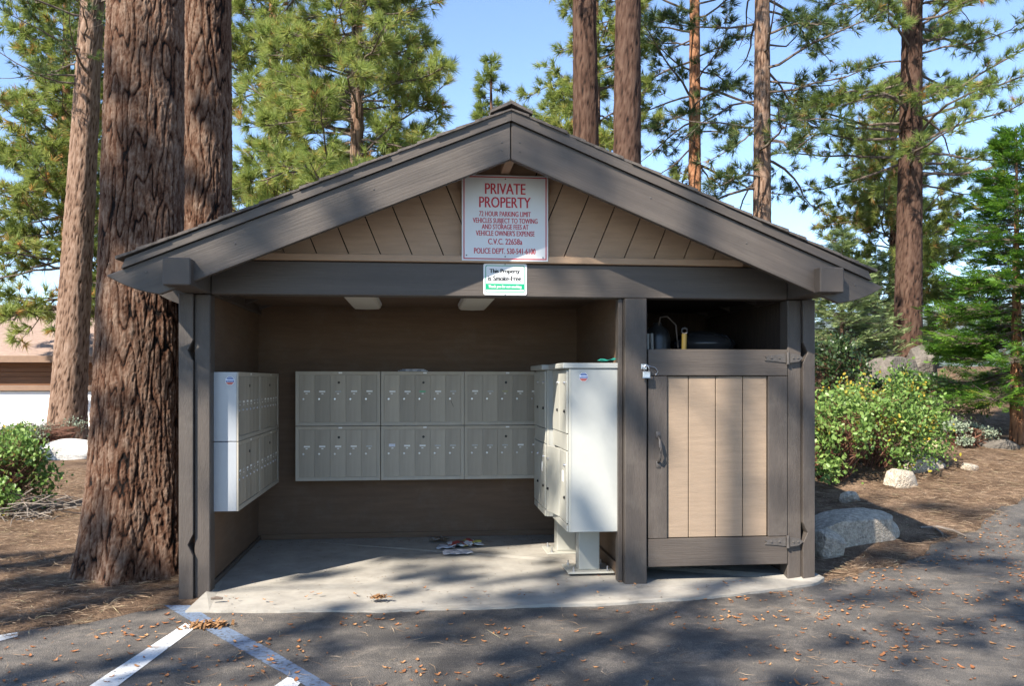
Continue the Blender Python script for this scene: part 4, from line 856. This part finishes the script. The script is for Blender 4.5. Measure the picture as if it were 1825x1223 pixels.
rock('boulder', 'tilted boulder lifting its end to the right of the broad slab', 1640, 686, .8, .9, 1.35, 13, GRAND, -25, .25, 5)
rock('boulder', 'rounded boulder at the foot of the tall dark pine', 1578, 668, 1.1, .9, 1.1, 15, GRAND, 0, .3)
rock('boulder', 'dark low boulder behind the sage plant', 1712, 775, 1.1, .7, .55, 17, GRAND, 10, .3)
rock('stone', 'flat pale stone, lower of the pair edging the needle bank', 1605, 866, .62, .32, .30, 19, GRAN, 30, .3)
rock('stone', 'long pale stone, upper of the pair edging the needle bank', 1640, 838, .75, .34, .28, 21, GRAN, 20, .3)
rock('stone', 'smooth round tan stone in the needles', 1662, 803, .27, .2, .17, 23, TANR, 15, .15, 4, .05)
rock('stone', 'small white stone behind the long granite boulder', 1512, 892, .3, .25, .2, 25, GRAN, 0, .45, 3)
rock('stone', 'small flat pale stone on the needle slope', 1728, 836, .3, .2, .12, 27, GRAN, 0, .4, 3)
rock('stone', 'half buried grey stone by the cedar trunk', 1782, 800, .55, .35, .26, 29, GRAND, 0, .4, 3)
# sticks near the road edge
for k, (pts, lab) in enumerate(((((1640, 946), (1665, 945), (1680, 958)), 'grey curved stick lying by the road edge'), (((1668, 944), (1700, 952), (1722, 962)), 'thin dark stick crossing the grey curved one'))):
    P = [ground_at(*q) for q in pts]; bm = bmesh.new(); tube(bm, [p+Vector((0, 0, .03)) for p in P], [.014, .012, .007], 6); tag(bm_obj('stick', bm, TWIG), lab, 'stick', 'fallen sticks')
# ------------------------------------------------------------------ the house on the left
HB = at_depth(70, 785, 24.5); hx, hy = HB.x, HB.y
HS = thing('house', 'white house with brown roof and stained siding beyond the left pines', 'house', (hx, hy, -.05))
x0, x1 = hx-9, hx+3.2
box('wall', x0, x1, hy, hy+7, -.1, 1.15, STUCCO, HS, .02); box('ledge', x0-.05, x1+.05, hy-.10, hy, 1.155, 1.30, FASC, HS, .01)
for k in range(6): box('siding_board', x0, x1, hy-.02-.004*(k % 2), hy+6.9, 1.305+k*.13, 1.43+k*.13, CEDARW, HS, .008)
prism('roof', [(hy-.45, 1.98), (hy+4, 3.75), (hy+9, 1.98), (hy+9, 2.12), (hy+4, 3.92), (hy-.45, 2.12)], x0-.8, x1+.9, HROOF, HS, 'x')
rf_ = box('fascia', x0-.8, x1+.9, hy-.50, hy-.455, 1.95, 2.14, FASC, HS, .006)
bm = bmesh.new(); cyl(bm, (hx+1.95, hy+3, 3.3), (hx+1.95, hy+3, 4.15), .09, .09, 12); cyl(bm, (hx+1.95, hy+3, 4.15), (hx+1.95, hy+3, 4.4), .14, .14, 12); bm_obj('vent_pipe', bm, STEEL, HS)
prism('roof_vent', [(hx+1.55, 2.75), (hx+2.05, 2.75), (hx+1.8, 3.05)], hy+1.2, hy+1.7, FASC, HS)
# ------------------------------------------------------------------ litter: scraps, needles, cones
def scrap_mesh(seed):
    g = np.random.default_rng(seed); n = 6; w = g.uniform(.25, .42); V = []; c = g.uniform(1.0, 2.4)
    for i in range(n):
        f = i/(n-1); wd = w*math.sin(math.pi*(.12+.8*f))*.5; a = (f-.5)*c
        x, z = math.sin(a)/c, .5*(1-math.cos(a))/c*2+.05+.05*g.uniform()
        V += [(x, -wd+.06*g.normal(), z+abs(wd)*.5), (x, 0, z), (x, wd+.06*g.normal(), z+abs(wd)*.5)]
    F = []
    for i in range(n-1):
        for j in range(2): F.append((i*3+j, (i+1)*3+j, (i+1)*3+j+1, i*3+j+1))
    me = np_mesh('scrap', V, F, np.full(len(V), g.uniform(.1, .95))); me.materials.append(LITT); return me, np.array(V), np.array(F)
SCR = [scrap_mesh(s) for s in range(14)]
g = np.random.default_rng(99)
def road_z(x, y): return hgt(x, y)+.010+.004*np.sin(x*1.7)*np.sin(y*2.1)
spots = []
while len(spots) < 1500:
    x = g.uniform(-3.6, 5.2); y = g.uniform(-2.15, 3.2)
    if y > edge_y(x)-.03: continue
    cl = mnoise.noise(Vector((x*1.6, y*2.6, 4)))
    if g.uniform() > .32+1.1*cl+.22*(x > 1.3): continue
    onslab = (-2.25 < x < 2.3) and y > np.interp(x, fx, front)
    if onslab: continue
    spots.append((x, y, float(road_z(x, y))))
for _ in range(34): x = g.uniform(-1.9, 2.1); y = g.uniform(-.42, .25 if x > .3 else -.05); spots.append((x, y, .001)) if y > np.interp(x, fx, front)+.03 else None
spots.sort(key=lambda p: (p[1]+6.13)); V_, F_, T_, off = [], [], [], 0
for i, (x, y, z) in enumerate(spots):
    sc = g.uniform(.02, .052); a = g.uniform(0, 6.283)
    me, v, f = SCR[g.integers(0, 14)]
    if i < 300:
        o = link('fallen_scrap', me, None, None, (x, y, z-.0)); o.rotation_euler = (g.normal(0, .2), g.normal(0, .2), a); o.scale = (sc, sc, sc*.8)
        tag(o, 'small curled orange-brown bark scrap lying on the pavement', 'bark scrap', 'bark scraps on the pavement')
    else:
        c, s_ = math.cos(a), math.sin(a); q = v*sc; V_.append(np.stack([q[:, 0]*c-q[:, 1]*s_+x, q[:, 0]*s_+q[:, 1]*c+y, q[:, 2]*.8+z], 1)); F_.append(f+off); T_.append(np.full(len(v), g.uniform(.05, 1))); off += len(v)
o = link('bark_litter', np_mesh('bark_litter', np.concatenate(V_), np.concatenate(F_), np.concatenate(T_)), None, LITT); tag(o, 'scattered orange-brown bark scraps farther along the pavement', 'litter', kind='stuff')
def dry_needles(name, label, n, region, zf, seed, lmin, lmax, w, lift=.012):
    g = np.random.default_rng(seed); P = []
    while len(P) < n:
        q = g.uniform(0, 1, (n, 2)); x = region[0]+(region[1]-region[0])*q[:, 0]; y = region[2]+(region[3]-region[2])*q[:, 1]
        keep = zf(x, y); P += [(a, b) for a, b, k in zip(x, y, keep) if k]
    P = np.array(P[:n]); z = (hgt(P[:, 0], P[:, 1])+.012); a = g.uniform(0, 6.283, n); l = g.uniform(lmin, lmax, n); d = np.stack([np.cos(a), np.sin(a), g.normal(0, .10, n)], 1); c = np.column_stack([P, z+g.uniform(0, lift, n)+.008])
    s = np.stack([-np.sin(a), np.cos(a), np.zeros(n)], 1); bend = s*(g.normal(0, .12, n)*l)[:, None]
    A = c-d*l[:, None]*.5; M = c+bend; B = c+d*l[:, None]*.5; u = np.array([0, 0, 1.])
    V = np.stack([A, M-s*w, M+s*w+u*w, B], 1).reshape(-1, 3); b = np.arange(n)[:, None]*4; F = np.concatenate([b+np.array([0, 1, 2]), b+np.array([1, 3, 2])], 0)
    t = np.repeat(np.clip(g.normal(.5, .25, n), 0, .95), 4); o = link(name, np_mesh(name, V, F, t), None, DRYN); tag(o, label, 'pine needles', kind='stuff'); return o
offroad = lambda x, y: (y > edge_y(x)-.12+.1*np.sin(x*7)) & ~((x > -2.28) & (x < 2.33) & (y > -.6) & (y < 2.1))
dry_needles('needle_carpet', 'dry brown pine needles covering the ground left of the shelter', 50000, (-7.5, -2.2, -1.6, 9), offroad, 1, .06, .17, .0016)
dry_needles('needle_carpet', 'dry brown pine needles covering the slope right of the shelter', 50000, (2.3, 11, -.2, 10), offroad, 2, .06, .17, .0018)
onroad = lambda x, y: (y < edge_y(x)) & ~((x > -2.25) & (x < 2.3) & (y > -.56))
dry_needles('needle_scatter', 'loose pine needles strewn over the asphalt', 900, (-3.6, 5.2, -2.1, 2), onroad, 3, .05, .16, .0014, .004)
ns_ = 700; g = np.random.default_rng(17); sx_ = g.uniform(-2.0, 2.2, ns_); sy_ = np.where(g.uniform(size=ns_) < .5, g.uniform(-.5, 1.85, ns_), np.abs(g.normal(0, .25, ns_))*-1+1.88); ok = (sy_ > np.interp(sx_, fx, front)+.02) & ((sx_ < .84) | (sy_ < -.05)); sx_, sy_ = sx_[ok], sy_[ok]; n_ = len(sx_)
zz_ = np.where(sy_ < 0, -.020*np.clip(-sy_/.4, 0, 1), 0)+.004; a_ = g.uniform(0, 6.283, n_); l_ = np.where(g.uniform(size=n_) < .75, g.uniform(.006, .02, n_), g.uniform(.05, .12, n_)); w_ = np.where(l_ < .03, l_*.4, .0014)
dx_, dy_ = np.cos(a_), np.sin(a_); cz = np.column_stack([sx_, sy_, zz_]); dd = np.column_stack([dx_, dy_, 0*dx_]); ss = np.column_stack([-dy_, dx_, 0*dx_])
V_ = np.stack([cz-dd*l_[:, None]*.5, cz-ss*w_[:, None]+[0, 0, .003], cz+dd*l_[:, None]*.5, cz+ss*w_[:, None]+[0, 0, .002]], 1).reshape(-1, 3)
tag(link('slab_debris', np_mesh('slab_debris', V_, np.arange(n_*4).reshape(-1, 4), np.repeat(g.uniform(0, .5, n_), 4)), None, DRYN), 'crumbs of bark and needles on the concrete floor', 'litter', kind='stuff')
def clump(name, label, u, v, w, n, seed, m, zz=None):
    q = ground_at(u, v); g = np.random.default_rng(seed); V = []; F = []
    for k in range(n):
        a = g.uniform(0, 6.283); p = np.array([g.normal(0, w*.28), g.normal(0, w*.14), abs(g.normal(0, w*.07))+.004]); d = np.array([math.cos(a), math.sin(a), g.uniform(-.2, .6)])*w*.17; s = np.cross(d, [0, 0, 1.])*.28
        i = len(V); V += [p-d, p+s, p+d+np.array([0, 0, w*.04]), p-s+np.array([0, 0, w*.05])]; F.append((i, i+1, i+2, i+3))
    V = np.array(V); V[:, 2] = np.maximum(V[:, 2], .002)
    o = link(name, np_mesh(name, V, F), None, m, (q.x, q.y, (q.z if zz is None else zz)+.012)); return tag(o, label, 'pine cone')
clump('cone_clump', 'golden-brown crushed cone scales where the blue and white lines meet', 372, 1122, .17, 220, 1, CONE)
q = fl(676, 1068); c_ = clump('crushed_cone', 'crushed brown cone at the front edge of the slab', 676, 1068, .11, 120, 2, CONE, .0); c_.location = (q[0], q[1], .003)
q = fl(385, 1070); bm = bmesh.new(); tube(bm, [(q[0]-.035, q[1], .012), (q[0], q[1]+.004, .014), (q[0]+.04, q[1], .011)], [.008, .012, .008], 7); tag(bm_obj('bark_chunk', bm, BRANCH), 'dark chunk of bark near the left corner of the slab', 'bark')
q = fl(840, 958)
tris = sum(sum(len(p.vertices)-2 for p in me.polygons)*1 for me in bpy.data.meshes)
print('unique mesh triangles', tris, 'objects', len(bpy.data.objects))
